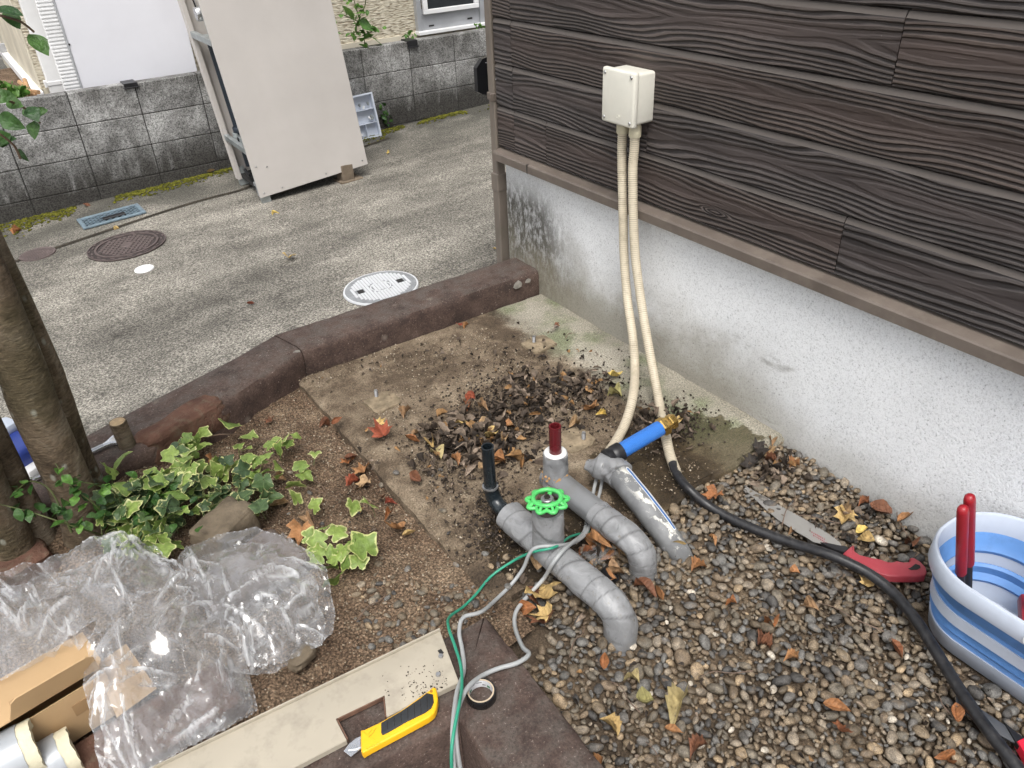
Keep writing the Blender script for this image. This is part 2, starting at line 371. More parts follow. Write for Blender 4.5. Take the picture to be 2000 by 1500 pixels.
# ================================================================== the setting
# driveway: one sheet, joint groove, far ground
mb = MB(); 
xs = [-60, -12, -5] + [(-3 + i * .5) for i in range(1, 18)] + [8, 14, 60]; ys = [-40, -8, -2] + [i * .5 for i in range(-2, 14)] + [8, 14, 60]
vid = {}
def gz(x, y):
    cx, cy = max(-6, min(9, x)), max(-6, min(8, y)); return dz(cx, cy)
for i, x in enumerate(xs):
    for j, y in enumerate(ys): vid[i, j] = len(mb.v); mb.v.append((x, y, gz(x, y)))
mb.f = [(vid[i, j], vid[i + 1, j], vid[i + 1, j + 1], vid[i, j + 1]) for i in range(len(xs) - 1) for j in range(len(ys) - 1)]
drive = tag(mb.build('driveway', M['drive'], ang=None), kind='structure')
jp = spline([PD(*q) for q in [(-260, 605), (-60, 541), (100, 488), (225, 446), (330, 411), (400, 390), (470, 372), (520, 352), (640, 312), (760, 270)]], .06)
mb = MB(); vs_ = []
for i, q in enumerate(jp):
    t = (jp[min(i + 1, len(jp) - 1)] - jp[max(0, i - 1)]).normalized(); nrm = Vector((-t.y, t.x, 0)); wd = .017 + .006 * nz(q.x, q.y, 1, 9)
    a, b = q + nrm * wd, q - nrm * wd; vs_ += [Vector((a.x, a.y, dz(a.x, a.y) + .004)), Vector((b.x, b.y, dz(b.x, b.y) + .004))]
mb.add(vs_, [(2 * i, 2 * i + 1, 2 * i + 3, 2 * i + 2) for i in range(len(jp) - 1)])
M['joint'] = plain('damp_joint_filler', (.05, .042, .032), .9, 0, .35, 12, .6, 150, .003, .2, .4, (.1, .085, .065), True)
tag(mb.build('expansion_joint', M['joint'], ang=None), kind='structure')

# concrete pad with a chipped left edge
PADX0, PADX1, PADY0, PADY1 = .622, 1.66, 1.075, 2.275
NX, NY = 104, 120; mb = MB()
for j in range(NY + 1):
    for i in range(NX + 1):
        x = lerp(PADX0, PADX1, i / NX); y = lerp(PADY0, PADY1, j / NY)
        ed = min(i / 4, j / 3, 1); z = .003 * fbm(x, y, 0, 14) + .004 * nz(x, y, 3, 4) - .010 * (1 - ed) ** 2
        if i <= 1: x += .006 * nz(x, y, 5, 18)
        if j <= 1: y += .02 * nz(x, y, 7, 7) + (.03 * max(0, x - 1.2))
        mb.v.append((x, y, z))
w_ = NX + 1
mb.f = [(j * w_ + i, j * w_ + i + 1, (j + 1) * w_ + i + 1, (j + 1) * w_ + i) for j in range(NY) for i in range(NX)]
rim = [j * w_ for j in range(NY, -1, -1)] + [i for i in range(1, w_)]
o0 = len(mb.v); mb.v += [(mb.v[k][0] - .004, mb.v[k][1] - .004, -.16) for k in rim]
mb.f += [(rim[k + 1], rim[k], o0 + k, o0 + k + 1) for k in range(len(rim) - 1)]
pad = tag(mb.build('concrete_pad', M['pad'], ang=60), kind='structure')
M['sandpatch'] = plain('sand_mortar_patch', (.29, .23, .155), .95, 0, .4, 30, .8, 220, .004, .2, .85, (.13, .098, .066), True)
M['steel'] = plain('galvanised_bolt', (.45, .45, .46), .4, .85, .2, 60, .1)
for (a, b, cpx, cpy) in [(735, 771, 748, 785), (1043, 665, 1052, 672), (1140, 854, 1120, 860)]:
    c = P(cpx, cpy, .002); n = 14; mb = MB()
    ring = [(c.x + (.062 + .016 * nz(k, c.x, 0, 1.3)) * max(-1, min(1, 1.35 * math.cos(2 * math.pi * (k + .5) / n))) * .8, c.y + (.062 + .016 * nz(k, c.y, 4, 1.7)) * max(-1, min(1, 1.35 * math.sin(2 * math.pi * (k + .5) / n))) * .8) for k in range(n)]
    mb.prism(ring, -.01, .0065, .003); mb.build('mortar_patch', M['sandpatch'], pad)
    q = P(a, b, .012); mb = MB(); mb.cyl((q.x, q.y, -.01), (q.x, q.y, .03), .0055, 12)
    for k in range(7): mb.lathe([(.0055, .006 + k * .0032), (.0064, .0075 + k * .0032), (.0055, .009 + k * .0032)], 12, (q.x, q.y, 0))
    mb.build('anchor_bolt', M['steel'], pad)

# soil bed
def soil_z(x, y):
    z = -.012 + .05 * sst(.35, .0, x) * sst(1.5, 2.0, y) + .012 * fbm(x, y, 0, 6, 3) + .006 * fbm(x, y, 9, 30, 3)
    z -= .02 * sst(.45, .62, x) * sst(1.2, 1.5, y); return z
x0, x1, y0, y1 = -1.05, .66, .96, 2.5; NX, NY = 190, 170; mb = MB()
for j in range(NY + 1):
    for i in range(NX + 1):
        x = lerp(x0, x1, i / NX); y = lerp(y0, y1, j / NY); yl = 2.36 if x > .64 else (2.36 + (x - .64) * .35); mb.v.append((x, min(y, yl), soil_z(x, y) if y < yl else -.3))
w_ = NX + 1; mb.f = [(j * w_ + i, j * w_ + i + 1, (j + 1) * w_ + i + 1, (j + 1) * w_ + i) for j in range(NY) for i in range(NX)]
soil = tag(mb.build('planting_bed_soil', M['soil'], ang=None), kind='structure')

# gravel bed: sand sheet, then pebbles
def gravel_z(x, y): return -.062 + .034 * sst(.55, 1.08, y) + .006 * fbm(x, y, 2, 7, 3) + .016 * math.exp(-((x - 1.12) ** 2 + (y - .96) ** 2) / .006)
x0, x1, y0, y1 = .56, 1.66, -.35, 1.12; NX, NY = 90, 110; mb = MB()
for j in range(NY + 1):
    for i in range(NX + 1):
        x = lerp(x0, x1, i / NX); y = lerp(y0, y1, j / NY); mb.v.append((x, y, gravel_z(x, y) - .004))
w_ = NX + 1; mb.f = [(j * w_ + i, j * w_ + i + 1, (j + 1) * w_ + i + 1, (j + 1) * w_ + i) for j in range(NY) for i in range(NX)]
gravel = tag(mb.build('gravel_bed', M['gbase'], ang=None), kind='structure')
def pebble_mesh(k):
    rr = random.Random(100 + k); bm = bmesh.new(); bmesh.ops.create_icosphere(bm, subdivisions=2, radius=1.0)
    e = rr.uniform(.5, .8); h = rr.uniform(.4, .58); fl = [(Vector((rr.gauss(0, 1), rr.gauss(0, 1), rr.gauss(0, 1))).normalized(), rr.uniform(.62, .9)) for _ in range(rr.choice((1, 2, 3, 5)))]
    for v in bm.verts:
        q = v.co.copy(); q *= 1 + .17 * mnoise.noise(q * 1.1 + Vector((k * 7, 0, 0)))
        for d, c in fl:
            t = q.dot(d)
            if t > c: q -= d * (t - c) * .85
        v.co = Vector((q.x, q.y * e, q.z * h))
    vs = [tuple(v.co) for v in bm.verts]; fs = [tuple(v.index for v in f.verts) for f in bm.faces]; bm.free(); return vs, fs
PM = [pebble_mesh(k) for k in range(14)]
rr = random.Random(5); cand = []
cell = .0115; grid = {}
def blocked(x, y):
    if x < .585 and y < 1.04: return True
    if abs(x - 1.474) < .125 and abs(y - .32) < .19: return True
    return x > 1.638
def near(x, y, r):
    ci, cj = int(x / .02), int(y / .02)
    for i in range(ci - 2, ci + 3):
        for j in range(cj - 2, cj + 3):
            for (a, b, q) in grid.get((i, j), ()):
                if (a - x) ** 2 + (b - y) ** 2 < ((q + r) * .60) ** 2: return True
    return False
tries = 0
while tries < 110000 and len(cand) < 7600:
    tries += 1
    x = rr.uniform(.57, 1.64); y = rr.uniform(-.2, 1.1)
    if blocked(x, y): continue
    dens = 1.0 - .85 * sst(.80, .66, x) * sst(.86, .96, y) - .9 * math.exp(-((x - 1.125) ** 2 + (y - .95) ** 2) / .0035) - .55 * sst(.72, .60, x) * sst(.62, .72, y)
    dens -= .35 * max(0, fbm(x, y, 3, 6, 2))
    if rr.random() > dens: continue
    a = rr.choice((.006, .008, .010, .012, .0135, .015, .017, .020)) * rr.uniform(.85, 1.15)
    if near(x, y, a): continue
    grid.setdefault((int(x / .02), int(y / .02)), []).append((x, y, a)); cand.append((x, y, a))
pebs = []
for (x, y, a) in cand:
    z = gravel_z(x, y) + a * .28 + rr.uniform(0, .009)
    pebs.append((x, y, z, a, rr.randrange(14), Matrix.Rotation(rr.uniform(0, 6.28), 3, 'Z') @ Matrix.Rotation(rr.gauss(0, .28), 3, 'X') @ Matrix.Rotation(rr.gauss(0, .28), 3, 'Y'), rr.random()))
def in_view(x, y, z, m=10):
    q = proj((x, y, z)); return -m < q[0] < 2000 + m and -m < q[1] < 1500 + m
vis = sorted([p for p in pebs if in_view(*p[:3], -12)], key=lambda p: -p[3] / proj(p[:3])[2])
single = set(id(p) for p in vis[:300])
PMESH = []
for vs_, fs_ in PM:
    m_ = MB(); m_.add(vs_, fs_); PMESH.append(m_.mesh('pebble', M['peb'], True, None))
fill = MB(); rnds = []
for p in pebs:
    x, y, z, a, k, rot, rd = p
    if id(p) in single:
        o = bpy.data.objects.new('pebble', PMESH[k]); COL.objects.link(o); o.parent = gravel; o.location = (x, y, z); o.rotation_euler = rot.to_euler(); o.scale = (a, a, a)
    else:
        vs_, fs_ = PM[k]; fill.add([rot @ Vector(q) * a + Vector((x, y, z)) for q in vs_], fs_); rnds += [rd] * len(vs_)
# a few stones lying loose on the soil and pad
for q in range(260):
    if q < 170: t = P(rr.uniform(690, 960), rr.uniform(1130, 1260), 0)
    elif q < 215: t = P(rr.uniform(560, 900), rr.uniform(900, 1200), 0)
    else: t = P(rr.uniform(880, 1180), rr.uniform(1060, 1190), 0)
    x, y = t.x, t.y
    a = rr.choice((.004, .005, .006, .008, .011, .013)); z = soil_z(x, y) if x < .62 and y > 1.03 else (gravel_z(x, y) if y < 1.07 else .002)
    rot = Matrix.Rotation(rr.uniform(0, 6), 3, 'Z'); vs_, fs_ = PM[rr.randrange(14)]
    fill.add([rot @ Vector(v) * a + Vector((x, y, z + a * .25)) for v in vs_], fs_); rnds += [rr.random()] * len(vs_)
fill.a['rnd'] = rnds; tag(fill.build('pebble_fill', M['pebj'], gravel, True, None), kind='stuff')
# coarse sand grains on soil and pad
gr = MB(); rnds = []
OC = [(1, 0, 0), (-1, 0, 0), (0, 1, 0), (0, -1, 0), (0, 0, 1), (0, 0, -1)]; OF = [(0, 2, 4), (2, 1, 4), (1, 3, 4), (3, 0, 4), (2, 0, 5), (1, 2, 5), (3, 1, 5), (0, 3, 5)]
for q in range(13000):
    x = rr.uniform(-.1, 1.5); y = rr.uniform(.98, 2.28)
    if x > .62 and y < 1.09: continue
    if x > .62 and fbm(x, y, 5, 5, 3) < -.12: continue
    if x > 1.38 + .1 * nz(x, y, 2, 6): continue
    a = rr.uniform(.0012, .0032) * (1.2 if rr.random() < .1 else 1); z = 0.003 if x > .62 else soil_z(x, y)
    rot = Matrix.Rotation(rr.uniform(0, 6), 3, Vector((rr.random(), rr.random(), rr.random() + .1)).normalized())
    gr.add([rot @ Vector(v) * a * rr.uniform(.7, 1.2) + Vector((x, y, z + a * .4)) for v in OC], OF); rnds += [rr.random()] * 6
g = G('sand_grain'); M['grain'] = g.done(g.ramp(g.attr('rnd').outputs['Fac'], [(0, (.10, .075, .052)), (.3, (.2, .155, .11)), (.6, (.32, .26, .185)), (.9, (.48, .42, .33))], 'CONSTANT'), .85, 0, None, .3)
gr.a['rnd'] = rnds; tag(gr.build('sand_grains', M['grain'], soil, False), kind='stuff')

# far kerb: straight arm to the house, crack, bend, arm to the left
def kerb_poly(outer, inner, z0, z1, name, label, n=40):
    mb = MB(); bm = bmesh.new()
    def res(pl, n):
        L = [0]; 
        for a, b in zip(pl, pl[1:]): L.append(L[-1] + (Vector(b) - Vector(a)).length)
        out = []
        for k in range(n + 1):
            s = L[-1] * k / n; i = max(j for j in range(len(L) - 1) if L[j] <= s + 1e-9); t = (s - L[i]) / (L[i + 1] - L[i]); out.append(Vector(pl[i]).lerp(Vector(pl[i + 1]), t))
        return out
    O, I = res(outer, n), res(inner, n); rows = []
    for k in range(n + 1):
        o, i = O[k], I[k]; d = (i - o); L = d.length; d.normalize(); prof = []
        for (u, zz) in ((0, 'b'), (0, 1.0), (.035, 1.4), (.14, 1.0), (.4, 1), (.62, 1), (.85, 1), (.96, .93), (1, .75), (1, .45), (1, .2), (1, 'b')):
            if zz == 'b': z = z0
            elif u == 0 and zz == 1.0: z = z1 - .014
            elif u == .035: z = z1 - .004
            elif zz == 1.0 or zz == 1: z = z1
            else: z = z1 - {.93: .006, .75: .022, .45: .05, .2: .085}[zz]
            q = o + d * (L * u); w1 = .004 * fbm(q.x, q.y, z * 12, 9, 3); w2 = .0022 * fbm(q.x, q.y, z * 30, 30, 3)
            if zz != 'b': q = q + d * (w1 + w2) * (1 if u > .5 else -1); z += (w1 * .5 + w2) if .1 < u < .97 else 0
            prof.append((q.x, q.y, z))
        rows.append(prof)
    m = len(rows[0]); mb.v = [q for r_ in rows for q in r_]
    mb.f = [(a * m + b, a * m + b + 1, (a + 1) * m + b + 1, (a + 1) * m + b) for a in range(n) for b in range(m - 1)] + [tuple(range(m))[::-1], tuple(n * m + b for b in range(m))]
    o = mb.build(name, M['kerb'], None, True, 50); return tag(o, label, 'kerb')
KO = [(1.643, 2.462), (1.1, 2.457), (.622, 2.45)]; KI = [(1.643, 2.288), (1.1, 2.286), (.662, 2.285)]
k1 = kerb_poly(KO, KI, -.32, .10, 'garden_kerb', 'straight brown painted concrete kerb running from the house corner to the crack', 46)
KO2 = [(.619, 2.449), (.468, 2.386), (.135, 2.278), (-.04, 2.212), (-.5, 2.05), (-1.05, 1.86)]; KI2 = [(.659, 2.284), (.50, 2.205), (.325, 2.118), (.12, 2.05), (-.45, 1.87), (-1.0, 1.68)]
k2 = kerb_poly(KO2, KI2, -.32, .098, 'garden_kerb', 'angled brown concrete kerb between the driveway and the ivy bed', 60)
M['chip'] = plain('bare_concrete_chip', (.3, .28, .25), .9, 0, .3, 60, .5, 200, .002, .2, 0, world=True)
for px, py, s_ in [(578, 688, .014), (1010, 556, .02), (1030, 548, .013)]:
    q = P(px, py, .092) if px < 700 else PY(px, py, 2.2845)
    mb = MB(); nrm = 9; mb.add([(q.x + s_ * math.cos(a) * (1 + .4 * nz(a, s_)), q.y - .0045, q.z + s_ * .8 * math.sin(a) * (1 + .5 * nz(a, px))) for a in [2 * math.pi * k / nrm for k in range(nrm)]] + [(q.x, q.y - .0075, q.z)], [(k, (k + 1) % nrm, nrm) for k in range(nrm)])
    mb.build('chip', M['chip'], k1)
# near kerb: L of two arms
k3 = kerb_poly([(.395, -.6), (.378, .6), (.388, .84)], [(.545, -.6), (.556, .6), (.570, 1.02)], -.3, .05, 'garden_kerb', 'near brown kerb running toward the viewer along the gravel, carrying the tape roll', 60)
k4 = kerb_poly([(.3855, .832), (.1, .862), (-.5, .93), (-1.05, .99)], [(.566, 1.022), (.1, 1.04), (-.5, 1.09), (-1.0, 1.16)], -.3, .047, 'garden_kerb', 'near brown kerb lying under the beige metal panel', 60)
k5 = kerb_poly([(-1.05, 1.0), (-1.06, 1.84)], [(-.95, 1.05), (-.95, 1.75)], -.3, .045, 'garden_kerb', 'brown kerb closing the left end of the bed', 20)

# ================================================================== house on the right
HX = 1.645
house = thing('house', 'house wall with dark wood-grain siding above a white roughcast base', 'house', (HX, 0, 0))
mb = MB(); mb.box2((HX, -3.2, -.4), (4.8, 2.49, .545)); mb.build('foundation_wall', M['stucco'], house, False, w=True)
mb = MB(); mb.box2((HX + .012, -3.2, .545), (4.8, 2.50, 3.05)); mb.build('wall_core', M['dark'], house, False, w=True)
mb = MB(); mb.prism([(1.598, .496), (1.598, .522), (1.602, .527), (1.640, .536), (1.70, .536), (1.70, .51), (1.645, .496)], -3.2, 2.505, 0, Matrix(((1, 0, 0), (0, 0, 1), (0, 1, 0))))
mb.box2((1.600, 2.47, .4985), (1.72, 2.509, .5285), .002)
dtrim = mb.build('drip_trim', M['trim'], house, True, 30, w=True)
mb = MB(); mb.box2((1.5965, 2.28, .4945), (1.66, 2.283, .5285)); mb.build('trim_seam', M['dark'], dtrim, False, w=True)
SX = 1.628
def board(y0, y1, z0, h, name='siding_board'):
    mb = MB(); pr = [(SX, z0 + .0015), (SX, z0 + h - .017), (SX + .007, z0 + h - .004), (SX + .014, z0 + h - .003), (SX + .014, z0 + h), (SX + .03, z0 + h), (SX + .03, z0 + .002), (SX + .004, z0)]
    mb.prism(pr, y0, y1, 0, Matrix(((1, 0, 0), (0, 0, 1), (0, 1, 0))))
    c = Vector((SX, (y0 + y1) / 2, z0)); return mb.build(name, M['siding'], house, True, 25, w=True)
H = .1495; rows = [.5435 + H * i for i in range(17)]
joints = {0: [2.205, 1.02, .1], 1: [1.7047, .4, -.7], 2: [1.25 - 2.4, .6 - .45], 3: [.976, -.6], 4: [1.62, -.2], 5: [2.0, .7]}
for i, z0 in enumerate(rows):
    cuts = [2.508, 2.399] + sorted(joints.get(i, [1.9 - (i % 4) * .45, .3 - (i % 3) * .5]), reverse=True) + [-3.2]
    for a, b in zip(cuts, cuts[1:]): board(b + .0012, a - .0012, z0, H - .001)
# downpipe at the corner
dp = thing('downpipe', 'square taupe rainwater downpipe at the corner of the dark house', 'downpipe', (1.62, 2.55, -.2))
mb = MB(); mb.box2((1.620, 2.514, -.25), (1.662, 2.556, .40), .004); mb.build('lower_pipe', M['downpipe'], dp, True, 30, w=True)
mb = MB(); mb.box2((1.6225, 2.5155, .425), (1.660, 2.5535, 3.0), .004); mb.build('upper_pipe', M['downpipe'], dp, True, 30, w=True)
mb = MB(); mb.box2((1.6175, 2.5115, .36), (1.6645, 2.5585, .43), .003); mb.build('pipe_socket', M['downpipe'], dp, True, 30, w=True)
mb = MB(); mb.box2((1.6185, 2.5125, .705), (1.6635, 2.5575, .732), .002); mb.box2((1.606, 2.513, .705), (1.6185, 2.518, .732), .001); mb.build('pipe_bracket', M['trim'], dp, True, 30, w=True)
# black flap box beyond the corner
q = PY(929, 122, 2.75); q2 = PY(962, 180, 2.75)
bx = thing('wall_box', 'black angular box fixed past the house corner behind the downpipe', 'box', (q.x + .05, 2.75, q2.z))
mb = MB(); mb.prism([(q.x, q2.z + .012), (q.x + .02, q2.z), (1.76, q2.z - .01), (1.76, q.z + .015), (q.x + .03, q.z + .01), (q.x, q.z - .02)], 2.745, 2.768, 0, Matrix(((1, 0, 0), (0, 0, 1), (0, 1, 0)))); mb.build('casing', M['black'], bx, False, w=True)
mb = MB(); a = PY(947, 122, 2.745); mb.tube(spline([(a.x, 2.742, a.z), (a.x + .03, 2.65, a.z - .005), (1.622, 2.497, a.z + .02 - .03)], .02), .0012, 6); mb.build('wire', M['alu'], bx, w=True)
# wood offcut leaning behind the downpipe
M['tanwood'] = plain('raw_wood', (.42, .25, .13), .7, 0, .3, 25, .3, 90, .001, .3)
q = PD(984, 512); mb = MB(); mb.box((q.x - .02, 2.63, dz(1.55, 2.63) + .085), (.03, .022, .19), Matrix.Rotation(-.16, 3, 'Y'), .002); tag(mb.build('wood_offcut', M['tanwood'], None, True, 30), 'short tan wood offcut leaning at the foot of the downpipe', 'wood')

# junction box and conduits
M['box'] = plain('ivory_plastic', (.70, .68, .60), .42, 0, .07, 10, .05, 120, .0003, .5, .12, (.45, .4, .3))
M['screw'] = plain('steel_screw', (.55, .55, .55), .3, .9, .2, 80)
jb = thing('junction_box', 'ivory plastic junction box screwed to the dark siding', 'junction box', (1.60, 1.755, .86))
mb = MB(); mb.box2((1.562, 1.684, .784), (1.634, 1.812, .925), .009, 3); mb.build('box_body', M['box'], jb, w=True)
mb = MB(); mb.box2((1.546, 1.678, .778), (1.566, 1.818, .931), .0075, 3); lid = mb.build('lid', M['box'], jb, w=True)
mb = MB(); mb.tube([(1.5453, 1.742 + .008 * math.cos(a), .803 + .0042 * math.sin(a)) for a in np.linspace(0, 6.283, 20)], .0006, 5, False); mb.tube([(1.5453, 1.739, .803), (1.5453, 1.745, .803)], .0007, 5); mb.build('embossed_mark', M['box'], lid, w=True)
for yy in (1.692, 1.804):
    for zz in (.793, .917):
        mb = MB(); mb.lathe([(.0052, -.002), (.0052, .0012), (.0036, .003), (.0012, .003), (.0012, .0012), (.0001, .0012)], 12, (1.546, yy, zz), Matrix.Rotation(-math.pi / 2, 3, 'Y')); mb.build('screw', M['screw'], lid, w=True)
M['gland'] = plain('yellowed_gland', (.60, .55, .40), .5, 0, .15, 30, .1)
for yy in (1.772, 1.718):
    mb = MB(); mb.lathe([(.0001, .742), (.0175, .742), (.0185, .746), (.0185, .772), (.0165, .775), (.0165, .784)], 20, (1.5925, yy, 0)); mb.build('conduit_gland', M['gland'], jb, w=True)
def m_conduit():
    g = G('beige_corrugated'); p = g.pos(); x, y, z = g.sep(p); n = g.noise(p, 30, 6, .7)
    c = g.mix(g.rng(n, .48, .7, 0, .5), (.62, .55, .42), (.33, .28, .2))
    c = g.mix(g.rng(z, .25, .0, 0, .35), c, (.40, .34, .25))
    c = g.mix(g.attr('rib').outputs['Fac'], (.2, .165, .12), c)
    return g.done(c, .5, 0, None, .4)
M['conduit'] = m_conduit()
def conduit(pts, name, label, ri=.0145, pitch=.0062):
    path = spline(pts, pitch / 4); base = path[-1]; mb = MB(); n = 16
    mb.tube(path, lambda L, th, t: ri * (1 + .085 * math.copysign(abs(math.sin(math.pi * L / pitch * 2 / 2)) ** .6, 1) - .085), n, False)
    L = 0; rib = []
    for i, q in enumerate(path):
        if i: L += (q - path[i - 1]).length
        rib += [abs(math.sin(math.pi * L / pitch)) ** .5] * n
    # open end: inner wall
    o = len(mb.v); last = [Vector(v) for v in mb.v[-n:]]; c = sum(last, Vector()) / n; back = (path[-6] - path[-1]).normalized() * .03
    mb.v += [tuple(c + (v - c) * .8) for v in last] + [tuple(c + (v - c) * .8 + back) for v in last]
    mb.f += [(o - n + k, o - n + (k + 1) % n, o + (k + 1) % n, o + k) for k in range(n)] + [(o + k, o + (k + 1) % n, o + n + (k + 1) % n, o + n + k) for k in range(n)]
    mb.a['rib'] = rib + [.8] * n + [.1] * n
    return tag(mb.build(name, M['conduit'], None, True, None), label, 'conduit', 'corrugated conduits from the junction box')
c1 = [(1.5925, 1.772, .748), (1.5925, 1.772, .70), PX(1215, 330, 1.588), PX(1217, 420, 1.574), PX(1219, 500, 1.566), PX(1225, 580, 1.545), PX(1236, 660, 1.505), PX(1240, 720, 1.47), P(1236, 775, .075), P(1222, 825, .035), P(1203, 862, .022), P(1188, 884, .02)]
c2 = [(1.5925, 1.718, .748), (1.5925, 1.718, .70), PX(1236, 330, 1.588), PX(1237, 420, 1.574), PX(1241, 500, 1.566), PX(1251, 580, 1.55), PX(1264, 660, 1.525), PX(1277, 730, 1.49), PX(1290, 800, 1.44), P(1301, 855, .045), P(1309, 890, .03), P(1322, 926, .022)]
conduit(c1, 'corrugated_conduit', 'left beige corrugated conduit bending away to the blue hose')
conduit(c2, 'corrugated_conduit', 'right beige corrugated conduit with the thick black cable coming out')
M['rubber'] = plain('black_rubber', (.016, .016, .018), .42, 0, .3, 40, .15, 200, .0004, .5, .25, (.12, .11, .1))
cab = [P(1314, 905, .03), P(1322, 926, .024), P(1345, 955, .02), P(1380, 985, -.008), P(1420, 1009, -.018), P(1470, 1032, -.018), P(1550, 1062, -.012), P(1610, 1080, .002), P(1650, 1096, .002), P(1700, 1122, -.004), P(1745, 1158, -.012), P(1790, 1212, -.014), P(1830, 1275, -.014), P(1870, 1340, -.012), P(1925, 1420, -.008), P(1990, 1503, -.012), P(2070, 1610, -.02), P(2150, 1760, -.025)]
mb = MB(); mb.tube(spline(cab, .012), .0125, 16); tag(mb.build('power_cable', M['rubber'], None), 'thick black cable snaking over the pebbles past the red saw', 'cable')

# ================================================================== block wall behind the driveway
WY = 5.75
bw = thing('block_wall', 'low grey concrete block wall with algae stains behind the driveway', 'wall', (1.5, WY, -.3))
JX = (.236 + .237) / 2 * WY        # a perpend seen in the photograph
blk = MB(); blk.box((0, 0, 0), (.3945, .10, .1965), None, .0035); blkm = blk.mesh('block', M['block'], True, 30)
CT = 1.39 - .1745 * WY
for r_ in range(5):
    zc = CT - .1 - r_ * .1965
    for k in range(-9, 12):
        x = JX + .2 + k * .4
        if x > 5.2: continue
        o = inst('block', blkm, (x - 1.5, .05 + random.uniform(-.0015, .0015), zc + .3), (0, 0, 0), (1, 1, .98), bw)
mb = MB(); mb.box2((JX - 3.6, WY + .006, -.62), (5.0, WY + .094, CT - .004)); mb.build('mortar_bed', M['mortar'], bw, False, w=True)
for px, py in [(255, 164), (806, 86)]:
    q = PY(px, py, WY - .012); mb = MB(); mb.box2((q.x - .042, WY - .016, q.z - .018), (q.x + .042, WY + .1, CT + .006), .003); mb.box2((q.x - .048, WY - .021, q.z - .026), (q.x + .048, WY - .008, q.z - .017), .002)
    tag(mb.build('wall_clip', M['black'], None, True, 30), 'black plastic clip on top of the block wall %s' % ('beside the white sheet' if px < 500 else 'below the cream house wall'), 'clip')
# moss and leaf crumbs along the foot of the wall
mb = MB(); rr = random.Random(3)
OCV = [Vector(v) for v in OC]
for k in range(5200):
    x = rr.uniform(-.9, 4.6); u = abs(rr.gauss(0, .07)) * (.5 + 1.3 * max(.1, .5 + nz(x, 1, 0, 1.7))); y = WY - .006 - u
    if nz(x, y, 2, 3) < -.22: continue
    a = rr.uniform(.006, .016); rot = Matrix.Rotation(rr.uniform(0, 3), 3, 'Z')
    mb.add([rot @ Vector((v.x * a, v.y * a, v.z * a * .5)) + Vector((x, y, dz(x, y) + .002)) for v in OCV], OF)
tag(mb.build('moss', M['moss'], None, True, None), 'yellow green moss strip along the foot of the block wall', 'moss', kind='stuff')

# drain grate and covers
M['grate'] = plain('blue_grey_grating', (.20, .27, .32), .55, .3, .25, 20, .2, 120, .001, .45, .4, (.1, .1, .1))
c4 = [PD(*q) for q in [(151, 431), (271, 402), (286, 416), (164, 452)]]
gc = sum(c4, Vector()) / 4; ax = ((c4[1] - c4[0]) + (c4[2] - c4[3])) / 2; ang = math.atan2(ax.y, ax.x); LX = ax.length; LY = ((c4[0] - c4[3]).length + (c4[1] - c4[2]).length) / 2
gt = thing('drain_grate', 'blue grey steel lattice drain grate in the driveway', 'drain grate', gc + Vector((0, 0, .002)), (math.atan(DC), -math.atan(DB), ang))
mb = MB(); mb.box((0, 0, -.001), (LX - .02, LY - .02, .004)); mb.build('pit', M['dark'], gt, False)
fr = MB()
for sx in (-1, 1): fr.box((sx * (LX / 2 - .012), 0, .008), (.024, LY, .012), None, .002)
for sy in (-1, 1): fr.box((0, sy * (LY / 2 - .012), .008), (LX - .05, .024, .012), None, .002)
fr.build('frame', M['grate'], gt, True, 30)
hw, hh = LX / 2 - .022, LY / 2 - .022; sp = .032
for sgn in (1, -1):
    k = -30
    for k in range(-24, 25):
        # clipped diagonal bar y = sgn*x + c
        c = k * sp * 1.2; pts = []
        for X in (-hw, hw):
            Y = sgn * X + c
            if -hh <= Y <= hh: pts.append((X, Y))
        for Y in (-hh, hh):
            X = (Y - c) * sgn
            if -hw < X < hw: pts.append((X, Y))
        if len(pts) < 2: continue
        a, b = pts[0], pts[1]; L = math.hypot(b[0] - a[0], b[1] - a[1])
        if L < .02: continue
        bar = MB(); bar.box(((a[0] + b[0]) / 2, (a[1] + b[1]) / 2, .007 + .0012 * sgn), (L, .006, .006), Matrix.Rotation(math.atan2(b[1] - a[1], b[0] - a[0]), 3, 'Z')); bar.build('lattice_bar', M['grate'], gt, False)
mb = MB(); mb.box((.01, -hh * .35, .012), (LX * .36, .045, .012), None, .003); mb.build('dark_insert', M['black'], gt, True, 30)
def cover(center, rad, name, label, mat, cat='manhole cover'):
    return thing(name, label, cat, center + Vector((0, 0, .001)), (math.atan(DC), -math.atan(DB), 0))
M['rust'] = plain('rusty_brown_iron', (.135, .105, .10), .6, .2, .25, 30, .2, 150, .001, .4, .4, (.07, .05, .045))
M['rustd'] = plain('dark_iron_recess', (.045, .034, .032), .8, 0, .3, 30)
c = PD(249, 481); c = Vector((.509, 4.735, dz(.509, 4.735))); RB = .214
mh = cover(c, RB, 'manhole_cover', 'large rusty brown iron manhole cover with honeycomb pattern', None)
mb = MB(); mb.lathe([(.0001, .004), (RB - .03, .004), (RB - .03, .004)], 48); mb.lathe([(RB - .03, .0045), (RB, .0045), (RB, -.01)], 48); mb.build('base_plate', M['rustd'], mh, True, 30)
mb = MB(); mb.lathe([(RB - .006, .0), (RB - .006, .008), (RB, .008), (RB, .0)], 48); mb.lathe([(RB - .040, .002), (RB - .040, .010), (RB - .052, .010), (RB - .052, .002)], 48); mb.lathe([(.0001, .011), (.032, .011), (.036, .006)], 24); mb.build('ring', M['rust'], mh, True, 30)
